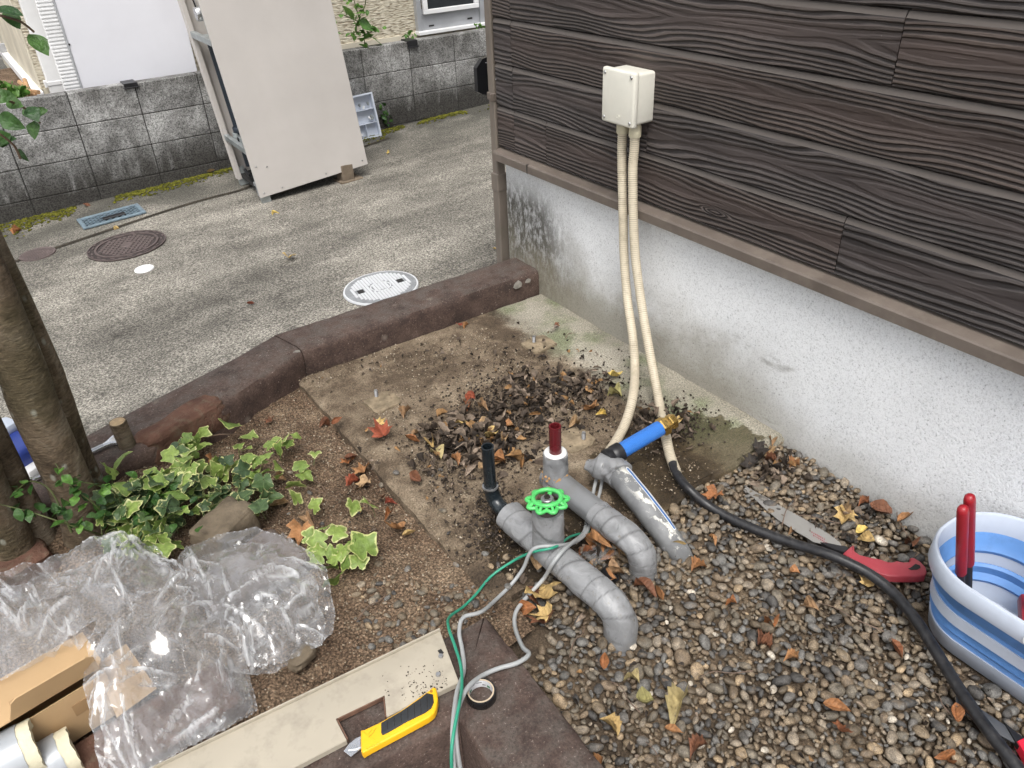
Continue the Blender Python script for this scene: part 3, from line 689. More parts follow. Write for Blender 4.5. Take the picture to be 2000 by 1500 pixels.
hexm = MB(); hexm.prism([(.0125 * math.cos(math.pi / 3 * k), .0125 * math.sin(math.pi / 3 * k)) for k in range(6)], .003, .0095, .002); hexm = hexm.mesh('stud', M['rust'], True, 30)
for i in range(-9, 10):
    for j in range(-9, 10):
        x, y = (i + .5 * (j % 2)) * .029, j * .0252; r_ = math.hypot(x, y)
        if .046 < r_ < RB - .064: inst('stud', hexm, (x, y, 0), (0, 0, random.uniform(-.1, .1)), (1, 1, 1), mh)
rb = MB(); rb.box((0, 0, .007), (.026, .009, .004), None, .0015); rb = rb.mesh('rim_stud', M['rust'], True, 30)
for k in range(26):
    a = 2 * math.pi * k / 26; inst('rim_stud', rb, ((RB - .014 - .012 * (k % 2)) * math.cos(a), (RB - .014 - .012 * (k % 2)) * math.sin(a), 0), (0, 0, a + math.pi / 2), (1, 1, 1), mh)
mb = MB(); mb.lathe([(.0001, .0098), (.014, .0098), (.016, .006)], 14, (-RB + .066, -.02, 0)); mb.build('lift_hole', M['rustd'], mh)
M['wcover'] = plain('white_resin_cover', (.60, .61, .63), .5, 0, .06, 30, .15, 200, .0006, .4, .15, (.5, .5, .48))
c = Vector((1.362, 3.195, dz(1.362, 3.195))); RW = .178
wc = cover(c, RW, 'manhole_cover', 'white resin inspection cover with two dark slots beside the kerb', None)
wc.rotation_euler[2] = -.12
mb = MB(); mb.lathe([(.0001, .012), (RW - .022, .012), (RW - .022, .010), (RW - .019, .010), (RW - .019, .012), (RW - .008, .012), (RW - .006, .009)], 56); disc = mb.build('lid', plain('grooved_resin', (.26, .27, .28), .7, 0, .2, 30), wc, True, 30)
mb = MB(); mb.lathe([(RW - .006, .004), (RW - .006, .010), (RW + .001, .010), (RW + .004, .002)], 56); mb.build('rim', M['wcover'], wc, True, 30)
mb = MB(); mb.lathe([(RW - .0065, .0055), (RW - .002, .0055)], 56); mb.build('rim_gap', M['dark'], wc, False)
tl = MB(); tl.box((0, 0, .0133), (.0118, .0118, .0046), None, .001); tl = tl.mesh('tread_tile', M['wcover'], True, 30)
for i in range(-11, 12):
    for j in range(-11, 12):
        x, y = i * .0148, j * .0148; r_ = math.hypot(x, y)
        if r_ < RW - .034 and not (abs(y) < .02 and .075 < abs(x) < .125) and not (.042 < r_ < .054): inst('tread_tile', tl, (x, y, 0), (0, 0, 0), (1, 1, 1), wc)
mb = MB(); mb.lathe([(.045, .012), (.0455, .0142), (.0505, .0142), (.051, .012)], 40); mb.build('ring', M['wcover'], wc, True, 30)
for sx in (-1, 1):
    mb = MB(); mb.box((sx * .1, 0, .0135), (.03, .034, .004), None, .001); mb.build('slot', M['dark'], wc, False)
c = PD(282, 526); mb = MB(); mb.lathe([(.0001, .007), (.048, .007), (.0505, .003), (.0505, -.004)], 36); o = mb.build('drain_plug', M['white'], None, True, 30, loc=c); o.rotation_euler = (math.atan(DC), -math.atan(DB), 0); tag(o, 'small round white cap set in the driveway', 'cap')
c = PD(74, 497); mb = MB(); mb.lathe([(.0001, .005), (.085, .005), (.088, .007), (.096, .007), (.098, -.004)], 36)
sc_ = thing('small_cover', 'small ribbed brown cover crossed by the driveway joint', 'manhole cover', c, (math.atan(DC), -math.atan(DB), .1)); mb.build('plate', M['rust'], sc_, True, 30)
for k in range(-6, 7):
    L = 2 * math.sqrt(max(.0001, .078 ** 2 - (k * .012) ** 2)); mb = MB(); mb.box((k * .012, 0, .006), (.005, L, .005), None, .001); mb.build('rib', M['rust'], sc_, True, 30)

# ================================================================== neighbour behind the block wall
NYW = 6.35
nh = thing('neighbour_house', 'cream rippled neighbouring house wall with a grey window behind the block wall', 'house', (2.6, NYW, -.3))
x_l = PY(74, 150, NYW).x
mb = MB(); mb.box2((x_l, NYW, -.4), (6.5, NYW + 3, 3.2)); mb.build('wall', M['ripple'], nh, False, w=True)
mb = MB(); mb.box2((x_l - .012, NYW - .004, .1), (x_l - .001, NYW + 3, 3.2)); mb.build('end_wall', M['cream'], nh, False, w=True)
mb = MB(); mb.box((x_l - .03, NYW + 1.4, .30), (.05, 3.0, .06), None, .004); mb.build('base_flashing', M['white'], nh, True, 30, w=True)
mb = MB(); mb.box2((x_l + .005, NYW - .012, .2), (6.5, NYW + .01, .334)); mb.build('plinth', M['cream'], nh, False, w=True)
wa, wb_ = PY(815, 66, NYW - .02), PY(944, 44, NYW - .02); wx0, wx1, wz0 = wa.x, wb_.x, .345
win = bpy.data.objects.new('window', None); COL.objects.link(win); win.parent = nh
win.location = (wx0 - 2.6, -.02, wz0 + .3)
WW = wx1 - wx0
def wpart(name, a, b, mat, bev=.003):
    m_ = MB(); m_.box2(a, b, bev); return m_.build(name, mat, win, True, 30)
wpart('outer_frame', (0, -.03, 0), (.045, .02, 1.0), M['alu']); wpart('outer_frame', (WW - .045, -.03, 0), (WW, .02, 1.0), M['alu'])
wpart('sill', (-.01, -.06, -.022), (WW + .01, .02, .006), M['white']); wpart('lower_panel', (.045, -.012, .006), (WW - .045, .015, .17), M['alu'])
wpart('sash_rail', (.06, -.045, .13), (WW - .06, -.013, .165), M['white']); wpart('sash_stile', (.06, -.044, .166), (.1, -.013, 1.0), M['white']); wpart('sash_stile', (WW - .1, -.044, .166), (WW - .06, -.013, 1.0), M['white'])
wpart('pane', (.1, -.02, .166), (WW - .1, .0, 1.0), M['glassd'], 0)
wpart('drain_slot', (.11, -.0155, .03), (.16, -.0135, .042), M['dark'], 0); wpart('drain_slot', (WW - .17, -.0155, .045), (WW - .12, -.0135, .057), M['dark'], 0)
# white downpipe on the neighbour house
a = PY(110, 172, NYW - .06)
nd = thing('downpipe', 'white square downpipe on the neighbouring house left of the white sheet', 'downpipe', (a.x, NYW - .06, .2))
mb = MB(); mb.box2((a.x - .045, NYW - .11, -.1), (a.x + .045, NYW - .03, 3.0), .004); mb.build('pipe', M['white'], nd, True, 30, w=True)
mb = MB(); mb.box2((a.x - .062, NYW - .115, .36), (a.x + .062, NYW - .02, .385), .002); mb.box2((a.x - .066, NYW - .118, .352), (a.x - .052, NYW - .09, .395), .002); mb.box2((a.x + .052, NYW - .118, .352), (a.x + .066, NYW - .09, .395), .002); mb.build('bracket', M['white'], nd, True, 30, w=True)
# white sheet panel
SY = 6.02; a = PY(160, 170, SY); b = PY(386, 140, SY)
ws = thing('white_screen', 'tall plain white sheet panel standing just behind the block wall', 'panel', (a.x, SY, -.3))
mb = MB(); mb.box2((a.x, SY, -.3), (b.x, SY + .03, 1.9), .003); mb.build('sheet', M['sheetw'], ws, True, 30, w=True)
mb = MB(); mb.box2((a.x - .10, SY + .045, -.3), (a.x - .002, SY + .07, 1.9), .002); mb.build('side_frame', M['white'], ws, True, 30, w=True)
rbm = MB(); rbm.box((0, 0, 0), (.09, .006, .008)); rbm = rbm.mesh('rib', M['white'], False)
for k in range(70): inst('rib', rbm, (-.051, .042, .62 + k * .022), (0, 0, 0), (1, 1, 1), ws)
mb = MB(); mb.box2((a.x - .006, SY - .004, -.3), (a.x + .004, SY + .034, 1.9), .001); mb.build('edge_strip', M['alu'], ws, True, 30, w=True)
for zz in (.62, .95):
    mb = MB(); mb.cyl((a.x + .006, SY - .006, zz), (a.x + .006, SY, zz), .006, 10); mb.build('rivet', M['dark'], ws, w=True)
# far left: fence posts, low wall and planted strip
fl = thing('garden_fence', 'white post fence on a low cream wall at the far left', 'fence', (-.2, 8.2, -.2))
a = PY(0, 120, 8.2); 
mb = MB(); mb.box2((-3.5, 8.2, -.5), (.55, 8.4, .12)); mb.build('low_wall', M['cream'], fl, False, w=True)
mb = MB(); mb.box2((-3.5, 8.16, .12), (.55, 8.44, .16), .004); mb.build('coping', M['white'], fl, True, 30, w=True)
for k in range(9):
    mb = MB(); x = -3.2 + k * .42; mb.box2((x - .05, 8.26, .16), (x + .05, 8.36, 1.6), .004); mb.build('post', M['white'], fl, True, 30, w=True)
for zz in (.34, .8, 1.3):
    mb = MB(); mb.box2((-3.5, 8.29, zz), (.5, 8.33, zz + .06), .003); mb.build('rail', M['alu'], fl, True, 30, w=True)
mb = MB()
for j in range(13):
    for i in range(31): x, y = lerp(-3.6, x_l - .03, i / 30), lerp(WY + .1, 8.2, j / 12); mb.v.append((x, y, .22 + .02 * fbm(x, y, 0, 4)))
mb.f = [(j * 31 + i, j * 31 + i + 1, (j + 1) * 31 + i + 1, (j + 1) * 31 + i) for j in range(12) for i in range(30)]
tag(mb.build('planted_strip_soil', M['soil'], ang=None), kind='structure')

# ================================================================== leaf meshes
def leaf_pts(kind):
    if kind == 'ivy':
        rad = [(0, 1.0), (14, .84), (30, .68), (42, .66), (56, .80), (66, .78), (80, .60), (100, .52), (120, .58), (138, .54), (158, .36), (175, .12)]
        return [(rr_ * math.cos(R(a)), rr_ * math.sin(R(a))) for a, rr_ in rad] + [(rr_ * math.cos(R(-a)), rr_ * math.sin(R(-a))) for a, rr_ in reversed(rad[1:])]
    if kind == 'oval':
        ps = [(t, .36 * math.sin(math.pi * t ** .85) ** .9) for t in (.0, .1, .22, .36, .5, .64, .78, .9)]
        return [(1, 0)] + [(t * 1.0, w_) for t, w_ in reversed(ps[1:])] + [(0, 0)] + [(t, -w_) for t, w_ in ps[1:]]
    if kind == 'holly':
        ps = [(.0, .0), (.12, .17), (.2, .2), (.3, .33), (.4, .27), (.52, .36), (.62, .26), (.74, .3), (.84, .16)]
        return [(1, 0)] + [(t, w_) for t, w_ in reversed(ps[1:])] + [(0, 0)] + [(t, -w_) for t, w_ in ps[1:]]
    if kind == 'lobed':
        rad = [(0, 1.0), (14, .62), (30, .5), (44, .84), (56, .6), (72, .44), (88, .66), (104, .42), (130, .4), (160, .2), (176, .1)]
        return [(rr_ * math.cos(R(a)), rr_ * math.sin(R(a))) for a, rr_ in rad] + [(rr_ * math.cos(R(-a)), rr_ * math.sin(R(-a))) for a, rr_ in reversed(rad[1:])]
def leaf_mesh(kind, seed, mat, curl=.4, fold=.3, wav=.1, name='leaf'):
    rq = random.Random(seed); pts = leaf_pts(kind); n = len(pts); ctr = .45 if kind in ('oval', 'holly') else .1
    mb = MB(); e = []
    rings = ((0.0, 0.0), (.45, .1), (.80, .55), (1.0, 1.0))
    ph = rq.uniform(0, 6); cu = curl * rq.uniform(.6, 1.4); fo = fold * rq.uniform(.5, 1.4); tw = rq.uniform(-.5, .5)
    def shape(x, y):
        z = fo * abs(y) ** 1.3 - cu * (x - .35) ** 2 + wav * math.sin(5.5 * x + ph) * y + wav * .5 * math.sin(9 * y + ph * 2) * .6 + tw * x * y * .6
        return (x, y * (1 - .2 * fo), z)
    mb.v.append(shape(ctr, 0)); e.append(0.0)
    for f_, ev in rings[1:]:
        for (x, y) in pts:
            sx, sy = ctr + (x - ctr) * f_, y * f_
            if f_ == 1.0: sx += rq.uniform(-.02, .02); sy += rq.uniform(-.02, .02)
            mb.v.append(shape(sx, sy)); e.append(ev)
    mb.f = [(0, 1 + k, 1 + (k + 1) % n) for k in range(n)]
    for r_ in range(2): mb.f += [(1 + r_ * n + k, 1 + (r_ + 1) * n + k, 1 + (r_ + 1) * n + (k + 1) % n, 1 + r_ * n + (k + 1) % n) for k in range(n)]
    mb.a['edge'] = e; return mb.mesh(name, mat, 'keep', None)
def m_leafdry(name, cols):
    g = G(name); v = g.obj(); r_ = g.rnd(); n = g.noise(v, 3.5, 5, .65)
    st = [(i / max(1, len(cols)), c) for i, c in enumerate(cols)]
    c = g.ramp(r_, st, 'CONSTANT'); c = g.mix(1.0, c, g.ramp(n, [(.3, .5), (.5, 1.0), (.7, 1.35)]), 'MULTIPLY')
    x, y, z = g.sep(v); vein = g.rng(g.math('ABSOLUTE', y), 0.0, .03, .7, 1.0); c = g.mix(1.0, c, vein, 'MULTIPLY')
    side = g.math('SINE', g.math('ADD', g.math('MULTIPLY', x, 42.0), g.math('MULTIPLY', g.math('ABSOLUTE', y), -36.0)))
    return g.done(c, .65, 0, g.bump(g.math('ADD', g.math('MULTIPLY', side, .06), n), .4, .02), .35)
M['ldry'] = m_leafdry('dry_leaf_orange', [(.27, .11, .042), (.21, .08, .036), (.33, .165, .07), (.15, .062, .032), (.30, .14, .058)])
M['ltan'] = m_leafdry('dry_leaf_tan', [(.36, .24, .13), (.42, .29, .12), (.28, .17, .09)])
M['lyel'] = m_leafdry('dry_leaf_yellow', [(.6, .44, .13), (.56, .40, .16)])
M['lred'] = m_leafdry('dry_leaf_red', [(.2, .045, .025), (.24, .06, .03)])
M['lgrn'] = m_leafdry('dry_leaf_olive', [(.30, .27, .11), (.36, .29, .14)])
M['ldark'] = m_leafdry('rotting_leaf_dark', [(.05, .038, .03), (.085, .065, .05), (.13, .10, .08), (.032, .026, .022), (.17, .135, .11)])
def gzz(x, y):
    if x > .60 and y > 1.08: return .004
    if x < .60 and y > 1.03: return soil_z(x, y) + .002
    return gravel_z(x, y) + .014
LV = {}
for nm in ('ldry', 'ltan', 'lyel', 'lred', 'lgrn', 'ldark'):
    LV[nm] = [leaf_mesh(kd, 11 * i + hash_, M[nm], c_, f_, w2_, 'dry_leaf') for hash_ in (len(nm) * 3,) for i, (kd, c_, f_, w2_) in enumerate((('oval', .9, .9, .25), ('holly', .6, 1.3, .3), ('oval', 1.3, 1.5, .35), ('oval', -.5, 1.9, .3), ('lobed', -.5, .5, .3)))]
WHERE = {
 'gravel': ('on the pebbles', 'leaves fallen on the pebbles'),
 'pipe': ('between the grey pipes', 'leaves fallen between the grey pipes'),
 'pad': ('on the sandy concrete pad', 'leaves fallen on the concrete pad'),
 'edge': ('in the soil along the edge of the concrete pad', 'leaves along the pad edge'),
 'wall': ('at the foot of the white wall by the saw', 'leaves at the foot of the white wall'),
 'drive': ('on the driveway', 'leaves fallen on the driveway')}
TONE = {'ldry': 'orange brown', 'ltan': 'pale tan', 'lyel': 'yellow', 'lred': 'dark red', 'lgrn': 'olive green', 'ldark': 'dark grey'}
MARK = {
 'gravel': [('on pebbles just below the front pipe elbow', 1220, 1300), ('on pebbles along the near brown kerb', 1150, 1430), ('on pebbles at the bottom centre of the photo', 1320, 1390), ('on open pebbles right of the front pipe', 1490, 1210), ('on open pebbles left of the front pipe foot', 1440, 1320), ('on pebbles inside the bend of the black cable', 1700, 1200), ('on pebbles near the bucket and red-handled tool', 1840, 1420), ('on pebbles beside the torn wrapped pipe', 1370, 1060), ('on pebbles in front of the saw blade', 1590, 1100), ('on pebbles halfway down the lower right', 1620, 1390)],
 'pipe': [('on the ground left of the valve pipe', 1045, 1130), ('beside the grey cable loop left of the front pipe', 1055, 1205), ('in the hollow between the front and middle pipes', 1150, 1070), ('under the middle pipe elbow', 1225, 1120), ('at the foot of the middle pipe', 1285, 1150), ('between the middle and torn wrapped pipes', 1300, 1060)],
 'pad': [('at the upper edge of the dark leaf heap', 920, 775), ('at the left end of the concrete pad by the bolt', 770, 840), ('in the left part of the leaf heap', 870, 850), ('in the lower left part of the leaf heap', 855, 895), ('in the middle of the leaf heap', 965, 850), ('beside the black pipe stub', 980, 905), ('on bare concrete left of the black stub', 824, 943), ('behind the red stub', 1130, 820), ('beside the two conduits', 1210, 770), ('beside the brass fitting', 1300, 815), ('along the foot of the straight kerb', 905, 635), ('near the far bolt by the white wall', 1088, 638)],
 'edge': [('on soil just below the angled kerb', 600, 832), ('in the soil along the middle of the pad edge', 675, 900), ('in the soil where leaves gather at the pad edge', 712, 938), ('in the soil along the lower pad edge', 765, 1000), ('at the lower end of the pad edge leaves', 783, 1045), ('on soil among the ivy shoots', 540, 930), ('on soil beside the tan stone', 545, 1000)],
 'wall': [('where the pad corner meets the white wall', 1505, 890), ('against the white wall above the saw blade', 1700, 985), ('against the white wall near the saw handle', 1755, 1025), ('beyond the saw blade', 1645, 1000), ('just above the saw handle', 1700, 1048)],
 'drive': [('in the middle of the driveway', 530, 550), ('on the driveway near the tree trunk', 200, 680), ('on the driveway by the drain grate', 190, 430), ('on the driveway below the cabinet', 535, 425), ('on the driveway at the left below the block wall', 40, 450), ('on the driveway right of the cabinet', 770, 300), ('on the driveway by the downpipe', 962, 488), ('at the block wall beside the cabinet', 405, 340), ('on the driveway beside the kerb bend', 320, 745)]}
rl = random.Random(21)
def leaf(px, py, tone, where, L=.045, k=None, rz=None, dzz=0.0):
    if where == 'drive': q = PD(px, py); z = q.z + .006
    else:
        q = P(px, py, 0)
        for _ in range(3): q = P(px, py, gzz(q.x, q.y) + .008 + dzz)
        z = q.z
    me = LV[tone][rl.randrange(5) if k is None else k]
    o = inst('dry_leaf', me, (q.x, q.y, z + L * .12), (rl.gauss(0, .3), rl.gauss(0, .3), rl.uniform(0, 6.28) if rz is None else rz), (L,) * 3)
    mark = min(MARK[where], key=lambda m_: (m_[1] - px) ** 2 + ((m_[2] - py) * 1.3) ** 2)[0]; size = 'small ' if L < .041 else ('large ' if L > .056 else '')
    return tag(o, '%s%s dry leaf %s' % (size, TONE[tone], mark), 'leaf', '%s%s leaves %s' % (size, TONE[tone], mark))
for d in [(1521, 906, 'ldry', .05), (1493, 892, 'ltan', .05), (1541, 914, 'ldry', .045), (1508, 872, 'ltan', .04), (1698, 982, 'ldry', .035), (1742, 1008, 'ldry', .06), (1752, 1024, 'ldry', .05), (1784, 1066, 'ldry', .05), (1709, 1057, 'ltan', .045), (1694, 1032, 'lyel', .035), (1640, 990, 'ltan', .06), (1652, 1010, 'ltan', .05), (1480, 885, 'ldark', .05), (1470, 905, 'ldark', .045), (1590, 945, 'ldark', .04), (1700, 1000, 'ldark', .04)]: leaf(d[0], d[1], d[2], 'wall', d[3])
for d in [(1384, 1046, 'ldry', .03), (1349, 1115, 'ldry', .045), (1563, 1120, 'ldry', .035), (1600, 1194, 'ltan', .055), (1513, 1222, 'ldry', .05), (1737, 1250, 'ldry', .05), (1479, 1256, 'ldry', .05), (1398, 970, 'ldry', .05), (1340, 1352, 'lgrn', .085), (1275, 1370, 'lgrn', .055), (1250, 1335, 'lgrn', .04), (1296, 1425, 'ldry', .04), (1380, 1450, 'ldry', .045), (1826, 1482, 'ldry', .05), (1605, 1378, 'ldry', .055), (1560, 1285, 'ldry', .035), (1690, 1145, 'ltan', .035), (1640, 1430, 'ldry', .035), (1175, 1475, 'ldry', .05), (1210, 1440, 'ltan', .05), (1180, 1310, 'ldry', .035), (1540, 1045, 'ltan', .03), (1870, 1415, 'ldry', .04), (1440, 1180, 'ldry', .03)]: leaf(d[0], d[1], d[2], 'gravel', d[3])
for d in [(1050, 1120, 'ltan', .07), (1030, 1150, 'ldry', .06), (1057, 1167, 'ltan', .07), (1045, 1188, 'ldry', .055), (1062, 1222, 'ldry', .06), (1070, 1205, 'ltan', .045), (1150, 1068, 'ldry', .06), (1170, 1055, 'ldry', .06), (1130, 1085, 'ldry', .05), (1195, 1062, 'ltan', .06), (1175, 1095, 'ldry', .05), (1220, 1120, 'ltan', .06), (1237, 1143, 'ldry', .06), (1277, 1150, 'ldry', .05), (1300, 1067, 'ltan', .05), (1205, 1130, 'ldry', .05), (1100, 1060, 'ldry', .05), (1190, 1045, 'ldry', .045)]: leaf(d[0], d[1], d[2], 'pipe', d[3])
for d in [(920, 766, 'lred', .055), (907, 784, 'ldry', .04), (936, 794, 'ltan', .045), (748, 852, 'lred', .06), (790, 855, 'ldry', .055), (884, 826, 'lyel', .055), (819, 844, 'ltan', .03), (962, 855, 'lyel', .06), (1006, 833, 'ldry', .045), (845, 876, 'ltan', .06), (863, 896, 'lgrn', .06), (897, 909, 'ldry', .045), (990, 906, 'ldry', .06), (824, 943, 'ldry', .05), (787, 818, 'ltan', .05), (1164, 811, 'lyel', .04), (1112, 836, 'ltan', .055), (1196, 737, 'lyel', .045), (1255, 806, 'ltan', .04), (982, 870, 'ltan', .05), (946, 838, 'ltan', .045), (950, 910, 'ltan', .04), (741, 828, 'lyel', .025), (1085, 635, 'ldry', .02), (915, 632, 'ldry', .03), (896, 636, 'lred', .025), (1215, 775, 'lgrn', .06), (1325, 826, 'lyel', .035), (1158, 800, 'ldry', .05), (1092, 640, 'ldark', .03)]: leaf(d[0], d[1], d[2], 'pad', d[3])
for d in [(672, 898, 'ldry', .045), (680, 908, 'ldry', .04), (711, 925, 'ldry', .05), (717, 946, 'ltan', .045), (705, 938, 'lred', .05), (747, 973, 'ldry', .04), (765, 1000, 'ldry', .04), (780, 1036, 'ldry', .045), (648, 832, 'ldry', .04), (624, 835, 'ldry', .05), (785, 1050, 'ltan', .04), (530, 825, 'ldry', .03), (420, 905, 'ldry', .05), (633, 980, 'ltan', .035), (560, 940, 'ltan', .05), (526, 990, 'ltan', .055), (595, 1005, 'ltan', .045), (750, 985, 'lred', .035), (590, 1038, 'ldry', .06)]: leaf(d[0], d[1], d[2], 'edge', d[3])
for d in [(565, 507, 'lyel', .06), (233, 448, 'lyel', .04), (483, 597, 'lred', .045), (42, 450, 'ldry', .07), (532, 423, 'lyel', .04), (962, 488, 'lyel', .03), (760, 300, 'lyel', .03), (165, 402, 'ldry', .07), (405, 340, 'ltan', .06)]: leaf(d[0], d[1], d[2], 'drive', d[3])
# dark leaf litter heap: uncountable crumbs
lit = MB(); rq = random.Random(9); ev = []; rv = []
base_l = [LV['ldark'][k] for k in range(5)]; BV = [([v.co.copy() for v in m_.vertices], [tuple(p.vertices) for p in m_.polygons]) for m_ in base_l]
def lit_add(x, y, z, L):
    vs_, fs_ = BV[rq.randrange(4)]; rot = Matrix.Rotation(rq.uniform(0, 6.28), 3, 'Z') @ Matrix.Rotation(rq.gauss(0, .7), 3, 'X') @ Matrix.Rotation(rq.gauss(0, .6), 3, 'Y')
    sq = (L * rq.uniform(.8, 1.2), L * rq.uniform(.4, 1.0), L * rq.uniform(.7, 1.6)); lit.add([rot @ Vector((v.x * sq[0], v.y * sq[1], v.z * sq[2])) + Vector((x, y, z)) for v in vs_], fs_); rv.extend([rq.random()] * len(vs_))
for (cx, cy, sx, sy, n_, L) in [(930, 865, 80, 40, 340, .040), (1030, 785, 75, 50, 220, .032), (1290, 830, 55, 34, 120, .032), (1130, 760, 60, 30, 110, .032), (960, 1000, 40, 60, 90, .014), (880, 960, 50, 50, 60, .016), (1510, 905, 40, 22, 60, .03), (1660, 1010, 90, 50, 50, .026), (700, 950, 40, 60, 26, .022), (870, 700, 150, 40, 50, .016), (1130, 1090, 60, 50, 46, .03), (1500, 1250, 400, 240, 150, .016), (760, 760, 120, 60, 40, .014), (1060, 700, 120, 40, 50, .018)]:
    for k in range(n_):
        px, py = (rq.gauss(cx, sx * .62), rq.gauss(cy, sy * .62)) if cx != 1500 else (rq.uniform(1060, 1990), rq.uniform(1010, 1500)); q = P(px, py, 0); gg = gzz(q.x, q.y); d_ = math.exp(-(((px - cx) / sx) ** 2 + ((py - cy) / sy) ** 2))
        if q.x > 1.6 or (q.x < .6 and q.y < 1.04) or (abs(q.x - 1.476) < .15 and abs(q.y - .32) < .22): continue
        lit_add(q.x, q.y, gg + .004 + rq.uniform(0, .022) * d_, L * rq.uniform(.5, 1.2))
# dirt crumbs of the heap
for (cx, cy, sx, sy, n_) in [(1010, 790, 90, 50, 1500), (930, 880, 90, 50, 1200), (1300, 830, 60, 35, 700), (960, 1020, 40, 50, 500), (1150, 770, 60, 40, 400)]:
    for k in range(n_):
        px, py = rq.gauss(cx, sx * .75), rq.gauss(cy, sy * .75); q = P(px, py, 0)
        if q.x > 1.6: continue
        a = rq.uniform(.0015, .005); lit.add([Vector(v) * a + Vector((q.x, q.y, gzz(q.x, q.y) + a * .3)) for v in OC], OF); rv.extend([rq.uniform(0, .5)] * 6)
g = G('leaf_litter'); c = g.ramp(g.attr('rnd').outputs['Fac'], [(0, (.028, .021, .016)), (.22, (.055, .041, .031)), (.42, (.10, .075, .056)), (.62, (.16, .122, .092)), (.8, (.24, .185, .14)), (.94, (.28, .16, .07))], 'CONSTANT')
c = g.mix(1.0, c, g.ramp(g.noise(g.pos(), 90, 4), [(.3, .6), (.7, 1.4)]), 'MULTIPLY'); M['litter'] = g.done(c, .75, 0, g.bump(g.noise(g.pos(), 220, 3), .5, .002), .3)
lit.a['rnd'] = rv; tag(lit.build('leaf_litter', M['litter'], None, 'keep', None), 'dark heap of rotting leaves and crumbs on the concrete pad', 'leaf litter', kind='stuff')
# twigs
TWL = ['below the white wall left of the saw tip', 'across the pebbles beyond the saw blade', 'against the white wall above the saw handle', 'on pebbles at the bottom centre', 'on pebbles right of the front pipe', 'on pebbles left of the front pipe elbow', 'on pebbles under the black cable bend', 'by the grey flat tool at lower right', 'on wet concrete by the green handwheel', 'on the green stained concrete by the wall', 'on soil left of the metal panel end', 'on soil among the ivy shoots', 'on pebbles just below the front pipe']
M['twig'] = plain('dry_twig', (.16, .11, .08), .8, 0, .3, 40, .3)
for n_, (px, py, an, L) in enumerate([(1545, 985, .4, .14), (1600, 1000, 2.2, .12), (1760, 990, .9, .13), (1290, 1470, 1.2, .1), (1420, 1290, 2.6, .12), (1130, 1240, .5, .1), (1660, 1180, 1.9, .16), (1850, 1345, 1.2, .07), (1060, 1010, .3, .1), (1115, 660, .2, .06), (730, 1185, .3, .1), (560, 870, 2.4, .1), (1225, 1340, 1.5, .09)]):
    q = P(px, py, 0); z = gzz(q.x, q.y) + .008; mb = MB(); mb.tube(spline([(-L / 2, 0, 0), (-L * .1, .006, .006), (L * .2, -.003, .004), (L / 2, .008, .001)], .01), lambda L_, th, t: .0016 * (1 - .6 * t), 6)
    o = mb.build('twig', M['twig'], None, loc=(q.x, q.y, z)); o.rotation_euler = (0, 0, an)
    tag(o, 'thin dry twig ' + TWL[n_], 'twig', 'thin dry twigs')

# ================================================================== heater cabinet on the driveway, tipped on a wood block
M['cabp'] = plain('beige_enamel', (.56, .525, .495), .42, 0, .05, 3, .03, 60, .0003, .5, .1, (.42, .38, .34))
M['galv'] = plain('galvanised_sheet', (.42, .45, .45), .45, .6, .2, 20, .1, 100, .0004, .5, .2, (.2, .2, .2))
M['hred'] = plain('oxide_red_pipe', (.16, .045, .03), .45, 0, .2, 10)
M['hnavy'] = plain('dark_navy_pipe', (.018, .026, .038), .4, 0, .2, 10)
fl_ = PD(515, 398)
cb = thing('heater_cabinet', 'tall beige enamel heater cabinet leaning on the driveway with open pipework side', 'cabinet', fl_, (0, -R(5.0), -R(1.0)))
CW, CD, CH = .735, .50, 1.75
mb = MB(); mb.box2((-.01, -.006, .04), (CW, .006, CH), .002); fp = mb.build('front_panel', M['cabp'], cb, True, 30)
for px, pz in [(.02, .065), (.14, .065), (.44, .065), (.70, .075), (.022, .235), (.085, .215)]:
    mb = MB(); mb.lathe([(.0001, .004), (.004, .0035), (.006, 0)], 10, (px, -.006, pz), Matrix.Rotation(math.pi / 2, 3, 'X')); mb.build('screw', M['screw'], fp)
mb = MB(); mb.box2((-.01, CD - .006, .04), (CW, CD + .006, CH), .002); mb.build('back_panel', M['cabp'], cb, True, 30)
mb = MB(); mb.box2((CW - .012, .008, .05), (CW - .002, CD - .008, CH), .001); mb.build('side_panel', M['cabp'], cb, True, 30)
mb = MB(); mb.box2((-.008, CD - .05, .04), (.02, CD - .0075, CH), .002); mb.build('rear_post', M['cabp'], cb, True, 30)
mb = MB(); mb.box2((-.006, .0075, .04), (.008, .03, CH), .001); mb.build('front_post', M['galv'], cb, True, 30)
for zz in (.31, .93):
    mb = MB(); mb.box2((-.008, .031, zz), (.018, CD - .051, zz + .035), .001); mb.box2((.019, .031, zz), (.22, CD - .051, zz + .004)); mb.build('cross_bar', M['galv'], cb, True, 30)
for (fx, fy) in [(.0, .0), (0, CD - .05), (CW - .06, CD - .05)]:
    mb = MB(); mb.box2((fx, fy + .0075, -.002), (fx + .055, fy + .014, .12)); mb.box2((fx, fy + .0145, -.002), (fx + .006, fy + .05, .12)); mb.build('foot', M['galv'], cb, False)
mb = MB(); mb.box2((.02, .02, .05), (CW - .02, CD - .02, .075)); mb.build('floor_tray', M['dark'], cb, False)
mb = MB(); mb.box2((.24, .02, .08), (.26, CD - .02, CH)); mb.build('inner_wall', M['cream'], cb, False)
mb = MB(); mb.tube(spline([(.07, .33, .9), (.07, .33, .5), (.07, .33, .15)], .05), .03, 14); mb.lathe([(.036, .36), (.04, .365), (.04, .4), (.036, .405)], 16, (.07, .33, 0)); mb.build('navy_pipe', M['hnavy'], cb)
